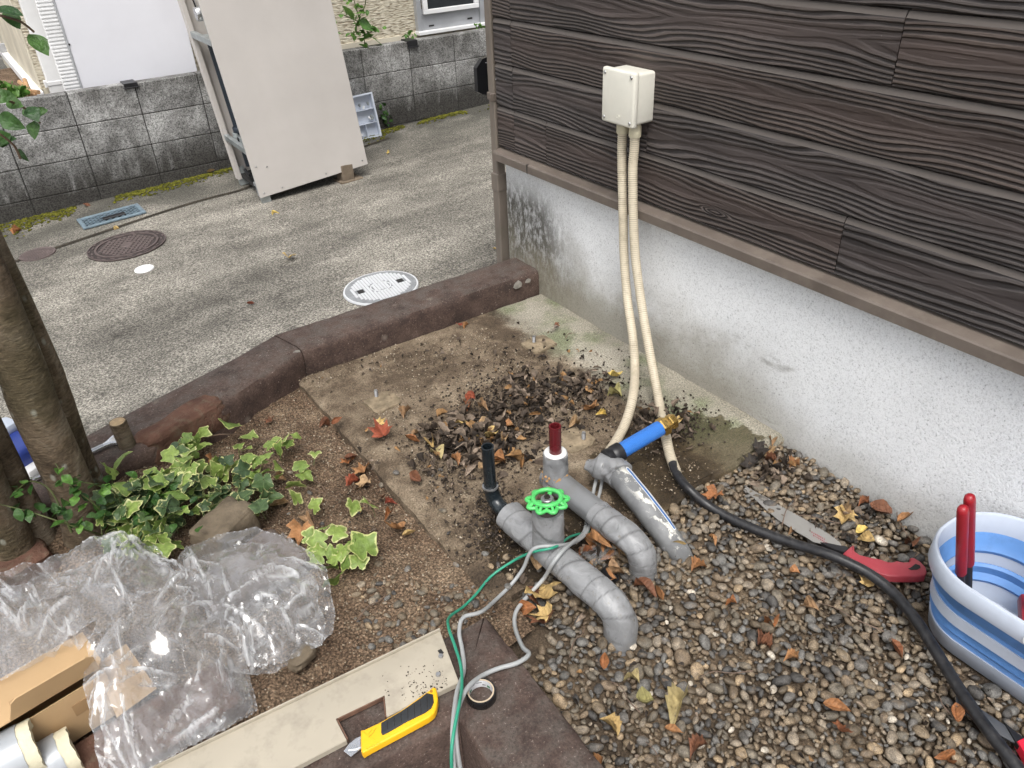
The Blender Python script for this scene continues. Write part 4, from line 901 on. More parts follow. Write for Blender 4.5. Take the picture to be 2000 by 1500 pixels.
mb = MB(); mb.tube(spline([(.08, .2, .9), (.08, .2, .5), (.08, .19, .1)], .05), .036, 14); mb.build('red_pipe', M['hred'], cb)
mb = MB(); mb.tube([(.05, .10, .5), (.05, .11, .34)], .022, 12); mb.box((.05, .12, .38), (.05, .06, .08), None, .006); mb.build('copper_valve', plain('copper', (.34, .13, .06), .4, .6), cb)
mb = MB(); mb.lathe([(.018, .02), (.024, .025), (.024, .09), (.03, .092), (.03, .11), (.001, .112)], 16, (.03, .10, 0)); mb.build('drain_fitting', plain('grey_plastic', (.28, .29, .30), .5), cb)
mb = MB(); mb.tube([(.02, .3, .14), (.02, .24, .12), (.02, .2, .13)], .011, 10); mb.build('tap', M['black'], cb)
for yy in (.08, .2, .33):
    mb = MB(); mb.lathe([(.022, .345), (.03, .346), (.03, .37), (.022, .372)], 14, (.05, yy, 0)); mb.build('pipe_collar', M['galv'], cb)
mb = MB(); mb.box2((.02, .06, 1.0), (.03, .13, 1.7)); cp = mb.build('control_plate', M['galv'], cb, False)
mb = MB(); mb.box2((.0165, .065, 1.4), (.0195, .125, 1.52)); mb.build('label_plate', M['white'], cp, False)
tc = bpy.data.curves.new('number', 'FONT'); tc.body = '38'; tc.size = .06; tc.align_x = 'CENTER'; tc.extrude = .0005
to_ = bpy.data.objects.new('tmp_text', tc); COL.objects.link(to_); bpy.context.view_layer.update(); tme = bpy.data.meshes.new_from_object(to_.evaluated_get(bpy.context.evaluated_depsgraph_get())); bpy.data.objects.remove(to_); tme.materials.clear(); tme.materials.append(M['black'])
to = bpy.data.objects.new('printed_number', tme); COL.objects.link(to); to.parent = cp; to.location = (.0155, .095, 1.44); to.rotation_euler = (math.pi / 2, 0, -math.pi / 2)
for k in range(5):
    mb = MB(); mb.tube(spline([(.02, .14, 1.3 + k * .03), (.005, .18, 1.2 + k * .02), (.02, .2, 1.05 + k * .06)], .02), .004, 6); mb.build('lead_wire', M['white'] if k % 2 else M['black'], cb)
mb = MB(); mb.lathe([(.0001, .0), (.035, .0), (.04, .01), (.04, .03)], 20, (.0, .2, 1.08), Matrix.Rotation(math.pi / 2, 3, 'Y')); mb.build('pressure_dial', M['screw'], cb)
mb = MB(); mb.box2((.01, .25, 1.28), (.014, .40, 1.75)); mb.build('paper_tag', M['white'], cb, False)
# wood block under the cabinet's right side
M['wood'] = plain('weathered_wood_block', (.21, .165, .12), .8, 0, .35, 12, .5, 80, .002, .3, .4, (.1, .08, .06))
q = PD(678, 356); wb = thing('wood_prop', 'weathered timber block propping the right side of the beige cabinet', 'wood block', q, (0, 0, .06))
mb = MB(); mb.box((.02, .05, .055), (.085, .09, .11), None, .004); mb.build('upright_block', M['wood'], wb, True, 30)
mb = MB(); mb.box((.035, .05, .004), (.16, .13, .012), None, .002); mb.build('base_board', M['wood'], wb, True, 30)
q = PD(550, 376); mb = MB(); mb.box((q.x + .04, q.y + .05, q.z + .01), (.12, .1, .02), Matrix.Rotation(.3, 3, 'Z'), .003); tag(mb.build('wood_shim', M['wood'], None, True, 30), 'flat dark wood shim under the left front of the cabinet', 'wood')
# clear compartment tray leaning behind the cabinet
g = G('frosted_clear_plastic'); tr = g.n('BsdfTransparent', {'Color': (.93, .95, 1.0)}); pb = g.n('BsdfPrincipled', {'Base Color': (.72, .77, .86, 1), 'Roughness': .2, 'Specular IOR Level': .6}); mx = g.n('MixShader', {0: .74}); g.t.links.new(tr.outputs[0], mx.inputs[1]); g.t.links.new(pb.outputs[0], mx.inputs[2]); g.t.links.new(mx.outputs[0], g.out.inputs[0]); M['frost'] = g.m
tray = thing('parts_tray', 'frosted clear plastic compartment tray leaning behind the cabinet', 'tray', (2.472, 5.615, dz(2.472, 5.615) + .004), (R(-9), R(-3), R(-3)))
TW, TH, TD = .20, .31, .05
mb = MB(); mb.box2((-TW / 2, TD - .004, 0), (TW / 2, TD, TH)); mb.build('tray_base', M['frost'], tray, False)
mb = MB()
for a, b in (((-TW / 2, 0, 0), (TW / 2, TD, .005)), ((-TW / 2, 0, TH - .005), (TW / 2, TD, TH)), ((-TW / 2, 0, .005), (-TW / 2 + .005, TD, TH - .005)), ((TW / 2 - .005, 0, .005), (TW / 2, TD, TH - .005))): mb.box2(a, b)
mb.box2((-TW / 2 - .006, -.004, -.006), (TW / 2 + .006, .002, .006)); mb.box2((-TW / 2 - .006, -.004, TH - .006), (TW / 2 + .006, .002, TH + .006)); mb.box2((-TW / 2 - .006, -.004, .0065), (-TW / 2 + .006, .002, TH - .0065)); mb.box2((TW / 2 - .006, -.004, .0065), (TW / 2 + .006, .002, TH - .0065)); mb.build('tray_rim', M['frost'], tray, False)
for zz in (.10, .2):
    mb = MB(); mb.box2((-TW / 2 + .006, .004, zz), (TW / 2 - .006, TD - .005, zz + .003)); mb.build('divider', M['frost'], tray, False)
mb = MB(); mb.box2((-.002, .004, .006), (.001, TD - .005, .099)); mb.build('divider', M['frost'], tray, False)
for k in range(12):
    mb = MB(); mb.box((random.uniform(-.08, .08), .03, random.choice((.02, .115, .215)) + random.uniform(0, .03)), (.025, .02, .012), Matrix.Rotation(random.uniform(0, 3), 3, 'Y'), .003); mb.build('small_part', M['white'] if k % 2 else M['galv'], tray, True, 30)

# ================================================================== grey wrapped pipes
def m_tape():
    g = G('grey_vinyl_tape'); p = g.pos(); n = g.noise(p, 26, 5, .65, .8); f = g.noise(p, 170, 3)
    c = g.ramp(n, [(.3, (.20, .202, .206)), (.55, (.25, .253, .258)), (.75, (.31, .314, .32))])
    sm = g.attr('seam').outputs['Fac']; c = g.mix(sm, c, (.115, .115, .118))
    c = g.mix(g.ramp(g.noise(p, 60, 7, .75), [(.6, 0.0), (.72, .55)]), c, (.18, .15, .11))
    return g.done(c, g.rng(n, .3, .7, .25, .48), 0, g.bump(g.math('ADD', n, g.math('MULTIPLY', f, .15)), .6, .005), .5)
M['tape'] = m_tape()
def taped(path, R0, pitch=.045, n=60, ends=None, wr=.0021):
    """a pipe wrapped in overlapping tape: a spiral step runs round it"""
    path = spline(path, .0025); mb = MB(); seam = []
    def rad(L, th, t):
        u = (L / pitch + .3 * math.sin(L * 37) + th / (2 * math.pi)) % 1.0; q = R0 + .0011 * (1 - u) + wr * mnoise.noise(Vector((math.cos(th) * 1.7, math.sin(th) * 1.7, L * 28))) * 1.5
        if ends: q *= ends(t)
        return q
    mb.tube(path, rad, n, True); L = 0
    for i, q in enumerate(path):
        if i: L += (q - path[i - 1]).length
        for k in range(n):
            u = (L / pitch + .3 * math.sin(L * 37) + k / n) % 1.0; seam.append(max(0, 1 - min(u, 1 - u) * pitch / .0030))
    mb.a['seam'] = seam; return mb
M['pblack'] = plain('black_pvc_pipe', (.010, .015, .019), .22, 0, .2, 12, .05, 60, .0004, .55, .12, (.1, .1, .1))
M['pgreyhi'] = plain('grey_foam_jacket', (.20, .205, .21), .4, 0, .15, 8, .12, 130, .0006, .5, .3, (.13, .12, .1))
# pipe with the valve
p1 = thing('valve_pipe', 'front grey taped pipe with the green handwheel valve and black end', 'pipe', (.787, 1.08, -.04))
mb = taped([(.776, 1.232, .066), (.780, 1.17, .064), (.7865, 1.08, .06), (.795, .96, .057), (.801, .905, .055), (.8055, .862, .04), (.8085, .847, .0), (.809, .845, -.08)], .0365, .05); mb.build('taped_run', M['tape'], p1, True, 50, w=True)
vx, vy = .7865, 1.082; zw = VZ(vx, vy, 974); M['dkmetal'] = plain('dark_bronze', (.06, .05, .042), .45, .6, .3, 40, .2)
mb = taped([(vx, vy, .05), (vx, vy, .10), (vx + .001, vy, zw - .055), (vx + .001, vy, zw - .034)], .0365, .06); mb.build('taped_valve_body', M['tape'], p1, True, 50, w=True)
mb = MB(); mb.lathe([(.001, zw - .033), (.027, zw - .033), (.024, zw - .026), (.012, zw - .022), (.012, zw - .006), (.006, zw - .004), (.006, zw + .006), (.0001, zw + .006)], 20, (vx, vy, 0)); mb.build('bonnet', M['dkmetal'], p1, True, 30, w=True)
M['green'] = plain('green_enamel', (.085, .52, .13), .35, 0, .12, 20, .08, 90, .0004, .5, .15, (.3, .55, .3))
hwl = bpy.data.objects.new('handwheel', None); COL.objects.link(hwl); hwl.parent = p1; hwl.location = Vector((vx, vy, zw)) - p1.location; hwl.rotation_euler = (R(-6), R(3), .2)
mb = MB(); N9 = 9
mb.tube([(.0315 * math.cos(a), .0315 * math.sin(a), .003) for a in np.linspace(0, 2 * math.pi, 61)], .0053, 10, False)
lobe = [((.0425 + .0055 * math.cos(N9 * a)) * math.cos(a), (.0425 + .0055 * math.cos(N9 * a)) * math.sin(a), -.006) for a in np.linspace(0, 2 * math.pi, 145)]
mb.tube(lobe, .0047, 8, False); mb.build('rim', M['green'], hwl, True, 60)
for k in range(N9 * 2):
    a = math.pi * k / N9; r2 = .0425 + .0055 * math.cos(N9 * a); mb = MB(); mb.cyl((.031 * math.cos(a), .031 * math.sin(a), .003), (r2 * math.cos(a), r2 * math.sin(a), -.006), .0036, 8); mb.build('rim_rib', M['green'], hwl)
for k in range(3):
    a = 2 * math.pi * k / 3 + .5; mb = MB(); mb.box((.02 * math.cos(a), .02 * math.sin(a), -.004), (.026, .010, .006), Matrix.Rotation(a, 3, 'Z') @ Matrix.Rotation(-.2, 3, 'Y'), .002); mb.build('spoke', M['green'], hwl, True, 30)
mb = MB(); mb.lathe([(.0001, .003), (.0135, .003), (.015, .001), (.015, -.004), (.0001, -.004)], 24); mb.build('washer', M['steel'], hwl, True, 30)
mb = MB(); mb.prism([(.0075 * math.cos(math.pi / 3 * k), .0075 * math.sin(math.pi / 3 * k)) for k in range(6)], .003, .008, .001); mb.lathe([(.004, .008), (.004, .011), (.0001, .0115)], 12); mb.build('nut', M['dkmetal'], hwl, True, 30)
# black elbow and stub
bx0, by0 = .765, 1.292; zt = VZ(bx0, by0, 872); zs = VZ(bx0, by0, 948)
mb = MB(); mb.tube(spline([(bx0, by0, zs), (bx0 + .001, by0, .115), (bx0 + .004, by0 - .008, .085), (bx0 + .007, by0 - .03, .07), (.777, 1.235, .067)], .005), lambda L, th, t: .0205 if t < .12 or t > .84 else .0195, 20); mb.build('black_elbow', M['pblack'], p1, True, 40, w=True)
mb = MB(); mb.lathe([(.0165, zs + .0005), (.0205, zs + .0005), (.0205, zs - .004)], 24, (bx0, by0, 0)); mb.build('socket_lip', M['steel'], p1, True, 30, w=True)
mb = MB(); mb.lathe([(.0155, zs - .03), (.0155, zt), (.0125, zt), (.0125, zt - .08), (.0001, zt - .08)], 24, (bx0, by0, 0)); mb.build('black_stub', M['pblack'], p1, True, 40, w=True)
# pipe with the dark red stub
p2 = thing('red_stub_pipe', 'middle grey wrapped pipe ending in an upright dark red stub', 'pipe', (.952, 1.26, -.02))
rx, ry = .9505, 1.268; zi = VZ(rx, ry, 884); zr = VZ(rx, ry, 832)
mb = taped([(.956, 1.11, .062), (.961, 1.045, .06), (.966, 1.0, .055), (.972, .968, .035), (.976, .956, 0), (.977, .955, -.09)], .0335, .035); mb.build('taped_elbow', M['tape'], p2, True, 50, w=True)
mb = MB(); mb.tube(spline([(rx, ry + .03, .062), (.953, 1.2, .062), (.957, 1.1, .062)], .02), lambda L, th, t: .0325 + .001 * math.cos(6 * th), 30); mb.build('jacket', M['pgreyhi'], p2, True, 50, w=True)
mb = taped([(rx, ry, .055), (rx, ry, .1), (rx, ry, zi)], .031, .07, 60, lambda t: 1.1 - .12 * t); mb.build('taped_stub', M['tape'], p2, True, 50, w=True)
mb = MB(); mb.lathe([(.0155, zi + .001), (.0165, zi + .004), (.027, zi + .004), (.0295, zi + .0005)], 26, (rx, ry, 0)); mb.build('foam_ring', plain('white_foam', (.72, .72, .70), .8), p2, True, 40, w=True)
M['pred'] = plain('dark_red_pvc', (.115, .012, .016), .25, 0, .15, 12, .04, 60, .0003, .55)
mb = MB(); mb.lathe([(.0158, zi - .02), (.0158, zr), (.0120, zr), (.0120, zr - .08), (.0001, zr - .08)], 26, (rx, ry, 0)); mb.build('red_stub', M['pred'], p2, True, 40, w=True)
mb = MB(); rq = random.Random(4)
for k in range(60):
    a = rq.uniform(2.4, 5.2); q = Vector((rx + .033 * math.cos(a), ry + .033 * math.sin(a) , rq.uniform(.055, .095))); s_ = rq.uniform(.002, .006); mb.add([Vector(v) * s_ + q for v in OC], OF)
mb.build('foam_crumbs', plain('orange_foam', (.42, .24, .1), .9), p2, False, w=True)
# pipe with the blue hose
p3 = thing('torn_wrap_pipe', 'right grey pipe with torn wrapping sloping down into the pebbles', 'pipe', (1.1, 1.2, -.03))
def m_torn():
    g = G('torn_grey_wrap'); p = g.pos(); n = g.noise(g.map(p, (1, .5, 1), rot=(0, 0, .2)), 48, 7, .75); a = g.attr('top').outputs['Fac']; b = g.attr('strip').outputs['Fac']
    c = g.mix(g.rng(g.noise(p, 20, 4), .3, .7), (.14, .143, .146), (.21, .213, .215))
    c = g.mix(g.math('MULTIPLY', g.rng(n, .5, .56), a), c, (.66, .64, .58)); c = g.mix(g.rng(b, .5, .6), c, (.8, .8, .8)); c = g.mix(g.rng(b, .86, .9), c, (.03, .13, .36))
    return g.done(c, .5, 0, g.bump(n, .4, .003), .4)
M['torn'] = m_torn()
path = spline([P(1188, 908, .07), P(1215, 935, .066), P(1250, 978, .055), P(1290, 1030, .022), P(1318, 1068, -.012), P(1338, 1098, -.05), P(1352, 1124, -.09)], .006)
mb = MB(); n = 36; mb.tube(path, lambda L, th, t: (.033 - .006 * sst(.5, 1, t)) * (1 + .02 * mnoise.noise(Vector((math.cos(th), math.sin(th), L * 20)))), n)
top = []; strip = []
for i in range(len(path)):
    t = i / (len(path) - 1)
    for k in range(n):
        th = (2 * math.pi * k / n + math.pi) % (2 * math.pi) - math.pi
        top.append(math.exp(-((th - .1) / .42) ** 2) * sst(.1, .2, t)); s_ = 0
        if .14 < t < .62 and -.95 < th < -.42: s_ = .7
        if .16 < t < .66 and -.62 < th < -.3: s_ = 1.0
        strip.append(s_)
mb.a['top'] = top; mb.a['strip'] = strip; mb.build('wrapped_run', M['torn'], p3, True, 50, w=True)
mb = taped([P(1146, 908, .062), P(1165, 912, .064), P(1190, 912, .07), P(1212, 930, .07)], .034, .05, 60, lambda t: .45 + .62 * sst(0, .45, t), .004); mb.build('crumpled_tape_joint', M['tape'], p3, True, 60, w=True)
mb = taped([P(1305, 1056, .0), P(1330, 1090, -.04), P(1352, 1124, -.09)], .0265, .04); mb.build('tape_band', M['tape'], p3, True, 50, w=True)
a = P(1192, 893, .092); b = P(1290, 836, .115); dr = (b - a).normalized(); a2 = a + dr * .035
mb = MB(); mb.tube([a - dr * .012, a, a + dr * .006, a + dr * .012, a + dr * .02, a2], lambda L, th, t: .024 if .2 < t < .5 else .0265, 24); mb.build('black_coupling', M['black'], p3, True, 30, w=True)
hz_ = thing('blue_hose', 'bright blue ribbed hose end with a brass hex fitting resting over the conduit', 'hose', a2)
g = G('blue_braided_hose'); v = g.attr('u').outputs['Fac']; u2 = g.attr('v').outputs['Fac']
br = g.math('MULTIPLY', g.math('SINE', g.math('MULTIPLY', v, 1500.0)), g.math('SINE', g.math('MULTIPLY', u2, 44.0)))
M['bhose'] = g.done(g.mix(g.rng(br, -.6, .8), (.012, .11, .46), (.06, .28, .80)), .38, 0, g.bump(br, .7, .001), .45)
hp = [a2 + (b - a2) * (k / 60) for k in range(61)]; mb = MB(); mb.tube(hp, .0215, 48); mb.a['u'] = [(b - a2).length * i / 60 for i in range(61) for _ in range(48)]; mb.a['v'] = [2 * math.pi * k / 48 for _ in range(61) for k in range(48)]
mb.build('hose', M['bhose'], hz_, True, 50, w=True)
M['brass'] = plain('brass', (.60, .40, .13), .28, .95, .2, 30, .1, 90, .0005)
mb = MB(); mb.tube([b - dr * .002, b + dr * .002, b + dr * .018, b + dr * .022], lambda L, th, t: .027 if .1 < t < .9 else .024, 6); mb.build('hex_nut', M['brass'], hz_, False, w=True)
mb = MB(); mb.tube([b + dr * .02, b + dr * .03], .018, 20); mb.build('neck', M['brass'], hz_, w=True)
mb = MB(); mb.tube([b + dr * .03, b + dr * .033, b + dr * .047, b + dr * .05], lambda L, th, t: .022 if .1 < t < .9 else .0195, 6); mb.build('hex_end', M['brass'], hz_, False, w=True)
# open black pipe end among the pebbles
q = P(1178, 1133, -.03); mb = MB(); mb.lathe([(.0, .0), (.017, .0), (.0185, .045), (.0225, .045), (.0225, -.05), (.0, -.05)], 26, (0, 0, 0)); o = mb.build('pipe_cap', M['black'], None, True, 40, loc=q + Vector((-.012, .0, -.005))); o.rotation_euler = (R(20), R(38), 0); tag(o, 'open black pipe end sticking out of the pebbles beside the front pipe', 'pipe')

# cables
M['gwire'] = plain('grey_flat_cable', (.34, .35, .35), .4, 0, .08, 20, .05); M['grwire'] = plain('green_earth_wire', (.03, .27, .17), .38, 0, .1, 20, .05)
def cable(pts, r, name, label, mat, flat=1.0):
    mb = MB(); path = spline(pts, .008); mb.tube(path, r, 12); o = mb.build(name, mat, None); return tag(o, label, 'cable')
cable([P(1178, 925, .02), P(1172, 960, .012), P(1160, 1000, .012), P(1145, 1040, .03), P(1120, 1060, .07), P(1085, 1066, .105), P(1052, 1068, .105), P(1035, 1080, .085), P(1022, 1110, .035), P(1000, 1140, .004), P(970, 1170, .008), P(940, 1195, .052), P(905, 1206, .062), P(897, 1235, .06), P(903, 1270, .06), P(906, 1310, .064), P(893, 1350, .09), P(886, 1400, .10), P(884, 1450, .09), P(888, 1520, .03), P(895, 1640, -.1)], .0045, 'grey_cable', 'grey cable turning left at the kerb end and running down over the beige panel', M['gwire'])
cable([P(1166, 930, .02), P(1150, 1000, .012), P(1140, 1040, .03), P(1115, 1062, .085), P(1100, 1075, .104), P(1080, 1100, .09), P(1062, 1130, .03), P(1030, 1165, .002), P(1008, 1195, -.002), P(1006, 1225, .0), P(1020, 1262, .03), P(1033, 1278, .052), P(1010, 1295, .06), P(975, 1305, .061), P(945, 1318, .064), P(918, 1338, .085), P(900, 1368, .095), P(890, 1410, .095), P(892, 1460, .075), P(903, 1530, 0), P(915, 1640, -.1)], .0048, 'grey_cable', 'grey cable looping out over the kerb past the black tape roll', M['gwire'])
cable([P(1190, 1038, .01), P(1150, 1040, .01), P(1115, 1048, .06), P(1085, 1068, .107), P(1050, 1076, .1), P(1030, 1082, .07), P(1000, 1097, .03), P(960, 1125, .005), P(930, 1160, .004), P(905, 1185, .01), P(878, 1205, .04), P(876, 1225, .07), P(888, 1260, .082), P(900, 1300, .085), P(902, 1340, .095), P(897, 1375, .115), P(888, 1420, .11), P(882, 1470, .09), P(884, 1540, .0), P(888, 1640, -.1)], .0032, 'green_wire', 'thin green earth wire running beside the grey cables', M['grwire'])

# ================================================================== things on the near kerb
def poly_at(pts, s, ox, oy, z): return [P(x / s + ox, y / s + oy, z) for x, y in pts]
def flat_prism(pts3, z0, z1, bev=.001, seg=2):
    mb = MB(); mb.prism([(q.x, q.y) for q in pts3], z0, z1, bev, None, seg); return mb
M['panel'] = plain('beige_metal_panel', (.42, .375, .30), .45, 0, .06, 6, .06, 80, .0005, .5, .35, (.12, .1, .08))
M['rustedge'] = plain('rusty_cut_edge', (.16, .085, .055), .8, 0, .3, 60, .3)
pz = .0625; A_ = Vector((.4587, 1.0248)); B_ = Vector((-.42, 1.086)); 
pn = thing('metal_panel', 'long beige sheet metal panel with a rectangular cut-out lying on the near kerb', 'panel', (.2, .96, .055))
mb = MB(); mb.prism([(.4587, 1.0248), (-.42, 1.086), (-.42, .955), (.0805, .9196), (.1923, .9123), (.1937, .963), (.2921, .9543), (.2745, .9113), (.4262, .8946)], .0555, pz, .0012); sheet = mb.build('sheet', M['panel'], pn, True, 30, w=True)
mb = MB(); mb.prism([(.4600, 1.0285), (-.42, 1.0897), (-.42, 1.0863), (.4592, 1.0252)], .0545, pz + .006, 0); mb.build('folded_lip', M['panel'], pn, False, w=True)
for pl in ([(.0805, .9180), (.1918, .9105), (.1920, .9119), (.0805, .9192)], [(.2745, .9097), (.4262, .8930), (.4262, .8942), (.2745, .9109)]):
    mb = MB(); mb.prism(pl, .050, pz - .0004, 0); mb.build('front_lip', M['panel'], pn, False, w=True)
for pl in ([(.1928, .9125), (.1955, .9127), (.1968, .9628), (.1939, .9628)], [(.1942, .9632), (.1942, .9605), (.2915, .9518), (.2919, .9541)], [(.2915, .9545), (.2888, .9535), (.2717, .9118), (.2743, .9115)]):
    mb = MB(); mb.prism(pl, .0535, pz + .0006, 0); mb.build('cut_edge', M['rustedge'], pn, False, w=True)
for px, py in [(861, 1282), (856, 1318)]:
    q = P(px, py, pz); mb = MB(); mb.lathe([(.0001, .004), (.0045, .004), (.0055, .0)], 12, (q.x, q.y, pz)); mb.build('bolt_head', M['steel'], pn, w=True)
q = P(862, 1281, pz); mb = MB(); mb.box((q.x + .004, q.y + .009, pz + .0006), (.008, .012, .0012)); mb.build('slot', M['dark'], pn, False, w=True)
# fibres and dirt on the panel
rq = random.Random(8); mb = MB()
for k in range(160):
    px, py = rq.gauss(835, 30), rq.gauss(1352, 12)
    if k < 70: px, py = rq.uniform(740, 880), rq.uniform(1300, 1360)
    q = P(px, py, pz + .001)
    if not (.29 < q.x < .43 and .90 < q.y < 1.0): continue
    s_ = rq.uniform(.0005, .0016); mb.add([Vector((v[0] * s_ * rq.uniform(.5, 2), v[1] * s_ * rq.uniform(.5, 2), v[2] * s_ * .6)) + q for v in OC], OF)
o = mb.build('dirt_crumbs', M['litter'], pn, False, w=True); o['kind'] = 'stuff'
# utility knife
M['yellow'] = plain('yellow_plastic', (.86, .47, .012), .38, 0, .05, 10, .04, 90, .0003, .5)
M['kgrip'] = plain('black_grip', (.022, .024, .027), .55, 0, .1, 30, .1); M['blade'] = plain('bright_steel', (.72, .73, .75), .22, .9, .1, 20, .03)
kz = .0700
kn = thing('utility_knife', 'yellow utility knife with black ribbed grip on the kerb by the beige panel', 'knife', P(765, 1410, kz))
body = [(390, 940), (410, 922), (455, 920), (720, 795), (1100, 580), (1420, 350), (1540, 265), (1640, 185), (1690, 200), (1715, 300), (1722, 420), (1695, 560), (1655, 640), (1560, 720), (1000, 1020), (700, 1180), (480, 1300), (440, 1330), (400, 1290)]
mb = flat_prism(poly_at(body, 8.82, 660, 1320, kz), kz - .016, kz, .0035, 3); mb.build('handle', M['yellow'], kn, True, 35, w=True)
gp = [(745, 815), (1100, 610), (1420, 390), (1530, 300), (1640, 325), (1655, 460), (1610, 565), (1500, 645), (1200, 790), (860, 985), (770, 1025), (745, 985)]
mb = flat_prism(poly_at(gp, 8.82, 660, 1320, kz), kz - .004, kz + .0016, .0012, 2); grip = mb.build('grip', M['kgrip'], kn, True, 35, w=True)
for x in (845, 965, 1085, 1200, 1315, 1425, 1535):
    t = (x - 745) / 910; y0_, y1_ = 800 - t * 540, 1000 - t * 420
    a, b = P(x / 8.82 + 660, (y0_ + 22) / 8.82 + 1320, kz + .0016), P((x + 8) / 8.82 + 660, (y1_ - 35) / 8.82 + 1320, kz + .0016); mb = MB(); mb.tube([a, b], .0007, 6); mb.build('grip_groove', M['dark'], grip, w=True)
bl = [(395, 1035), (300, 1080), (190, 1170), (100, 1290), (225, 1390), (400, 1250)]
mb = flat_prism(poly_at(bl, 8.82, 660, 1320, kz - .007), kz - .0085, kz - .007, .0004, 1); mb.build('blade', M['blade'], kn, True, 30, w=True)
bh = [(390, 1090), (250, 1130), (165, 1230), (180, 1280), (330, 1260), (390, 1225)]
mb = flat_prism(poly_at(bh, 8.82, 660, 1320, kz - .006), kz - .0069, kz - .0055, .0004, 1); mb.build('blade_holder', M['blade'], kn, True, 30, w=True)
q = P(1608 / 8.82 + 660, 268 / 8.82 + 1320, kz); mb = MB(); mb.lathe([(.0001, .0003), (.0032, .0003), (.0038, -.002)], 14, q); mb.build('lanyard_hole', plain('dark_yellow', (.35, .16, .01), .6), kn, w=True)
for k in range(6):
    q = P((500 + k * 40) / 8.82 + 660, (1250 - k * 20) / 8.82 + 1320, kz + .0004); mb = MB(); mb.box(q, (.0016, .005, .002), Matrix.Rotation(.3, 3, 'Z'), .0004); mb.build('thumb_rib', M['yellow'], kn, True, 30, w=True)
M['emb'] = plain('embossed_yellow', (.62, .31, .008), .5)
for (x, y, L) in ((640, 925, .008), (560, 960, .010), (600, 990, .012), (545, 1040, .006)):
    q = P(x / 8.82 + 660, y / 8.82 + 1320, kz + .0003); mb = MB(); mb.box(q, (L, .0012, .0006), Matrix.Rotation(.42, 3, 'Z')); mb.build('embossed_mark', M['emb'], kn, False, w=True)
# roll of black tape
tz = .0515; c = P(939, 1349, tz + .0195); tr_ = thing('tape_roll', 'roll of black vinyl tape with a white printed core standing on the kerb', 'tape', (c.x, c.y, tz))
mb = MB(); mb.lathe([(.0262, .0005), (.029, .0), (.0295, .001), (.0295, .0185), (.029, .0195), (.0262, .019)], 56, (0, 0, 0)); mb.build('black_tape', plain('black_vinyl', (.008, .008, .009), .3, 0, .1, 30, .05), tr_, True, 40)
mb = MB(); mb.lathe([(.0261, .0), (.0261, .0197), (.0232, .0197), (.0232, .0193)], 48); mb.build('card_core', plain('card_core', (.52, .42, .30), .8), tr_, True, 40)
mb = MB(); mb.lathe([(.0231, .0192), (.0231, .0)], 48); core = mb.build('core_label', plain('white_label', (.74, .75, .77), .45), tr_, True, 40)
def core_mark(a0, a1, z0, z1, mat):
    mb = MB(); n = 6; mb.add([(.0229 * math.cos(lerp(a0, a1, k / n)), .0229 * math.sin(lerp(a0, a1, k / n)), z) for z in (z0, z1) for k in range(n + 1)], [(k, k + 1, n + 2 + k, n + 1 + k) for k in range(n)]); mb.build('printed_mark', mat, core, False)
gm_ = plain('green_print', (.03, .22, .09), .5); km_ = plain('black_print', (.03, .03, .04), .5)
for a0 in (.15, 1.95): core_mark(a0, a0 + .32, .003, .0085, gm_)
for a0, L in ((.95, .1), (1.09, .06), (1.19, .12), (1.35, .05), (1.6, .12), (1.76, .05)): core_mark(a0, a0 + L, .012, .0145, km_)
for a0, L in ((.62, .07), (.72, .1), (.85, .05)): core_mark(a0, a0 + L, .005, .008, km_)

# ================================================================== pruning saw
sz = -.020; saw = thing('pruning_saw', 'pruning saw with a steel blade and dusty red handle on the pebbles', 'saw', P(1690, 1066, sz))
M['sawb'] = plain('dull_steel', (.40, .385, .36), .38, .6, .12, 8, .06, 160, .0003, .5, .15, (.25, .22, .18)); M['sawh'] = plain('dusty_red_plastic', (.36, .045, .06), .5, 0, .1, 10, .1, 140, .0004, .45, .25, (.42, .2, .19))
up_ = [(65, 115), (95, 110), (340, 245), (420, 295), (640, 415), (870, 555), (960, 615)]
te = []
for (a, b) in zip(up_[1:], up_[2:]):
    n = max(2, int(math.dist(a, b) / 16))
    for k in range(n):
        x, y = lerp(a[0], b[0], k / n), lerp(a[1], b[1], k / n); te += [(x, y), (x + 3, y - 9)]
bl = [(65, 122)] + te + [(960, 615), (1005, 650), (1018, 682), (900, 672), (815, 657), (740, 640), (690, 606), (600, 556), (400, 426), (280, 325), (150, 200)]
mb = flat_prism(poly_at(bl, 5, 1440, 930, sz), sz - .0018, sz, 0); sb = mb.build('blade', M['sawb'], saw, False, w=True)
mb = flat_prism(poly_at([(810, 652), (862, 654), (1015, 687), (1062, 690), (1082, 716), (1045, 750), (960, 724), (880, 692)], 5, 1440, 930, sz), sz - .006, sz + .003, .001); mb.build('tang', M['black'], saw, True, 30, w=True)
hd = [(1038, 748), (1080, 710), (1128, 668), (1145, 680), (1146, 728), (1200, 765), (1300, 790), (1400, 808), (1470, 834), (1510, 836), (1560, 824), (1620, 836), (1680, 836), (1702, 818), (1690, 796), (1722, 790), (1790, 830), (1840, 880), (1856, 930), (1840, 965), (1780, 978), (1600, 978), (1470, 972), (1350, 935), (1200, 855), (1100, 790)]
mb = flat_prism(poly_at(hd, 5, 1440, 930, sz + .006), sz - .014, sz + .006, .004, 3); shh = mb.build('handle', M['sawh'], saw, True, 35, w=True)
mb = flat_prism(poly_at([(1668, 905), (1700, 890), (1740, 858), (1785, 872), (1790, 896), (1760, 912), (1700, 918)], 5, 1440, 930, sz + .006), sz + .004, sz + .0066, 0); mb.build('hang_hole', M['dark'], shh, False, w=True)
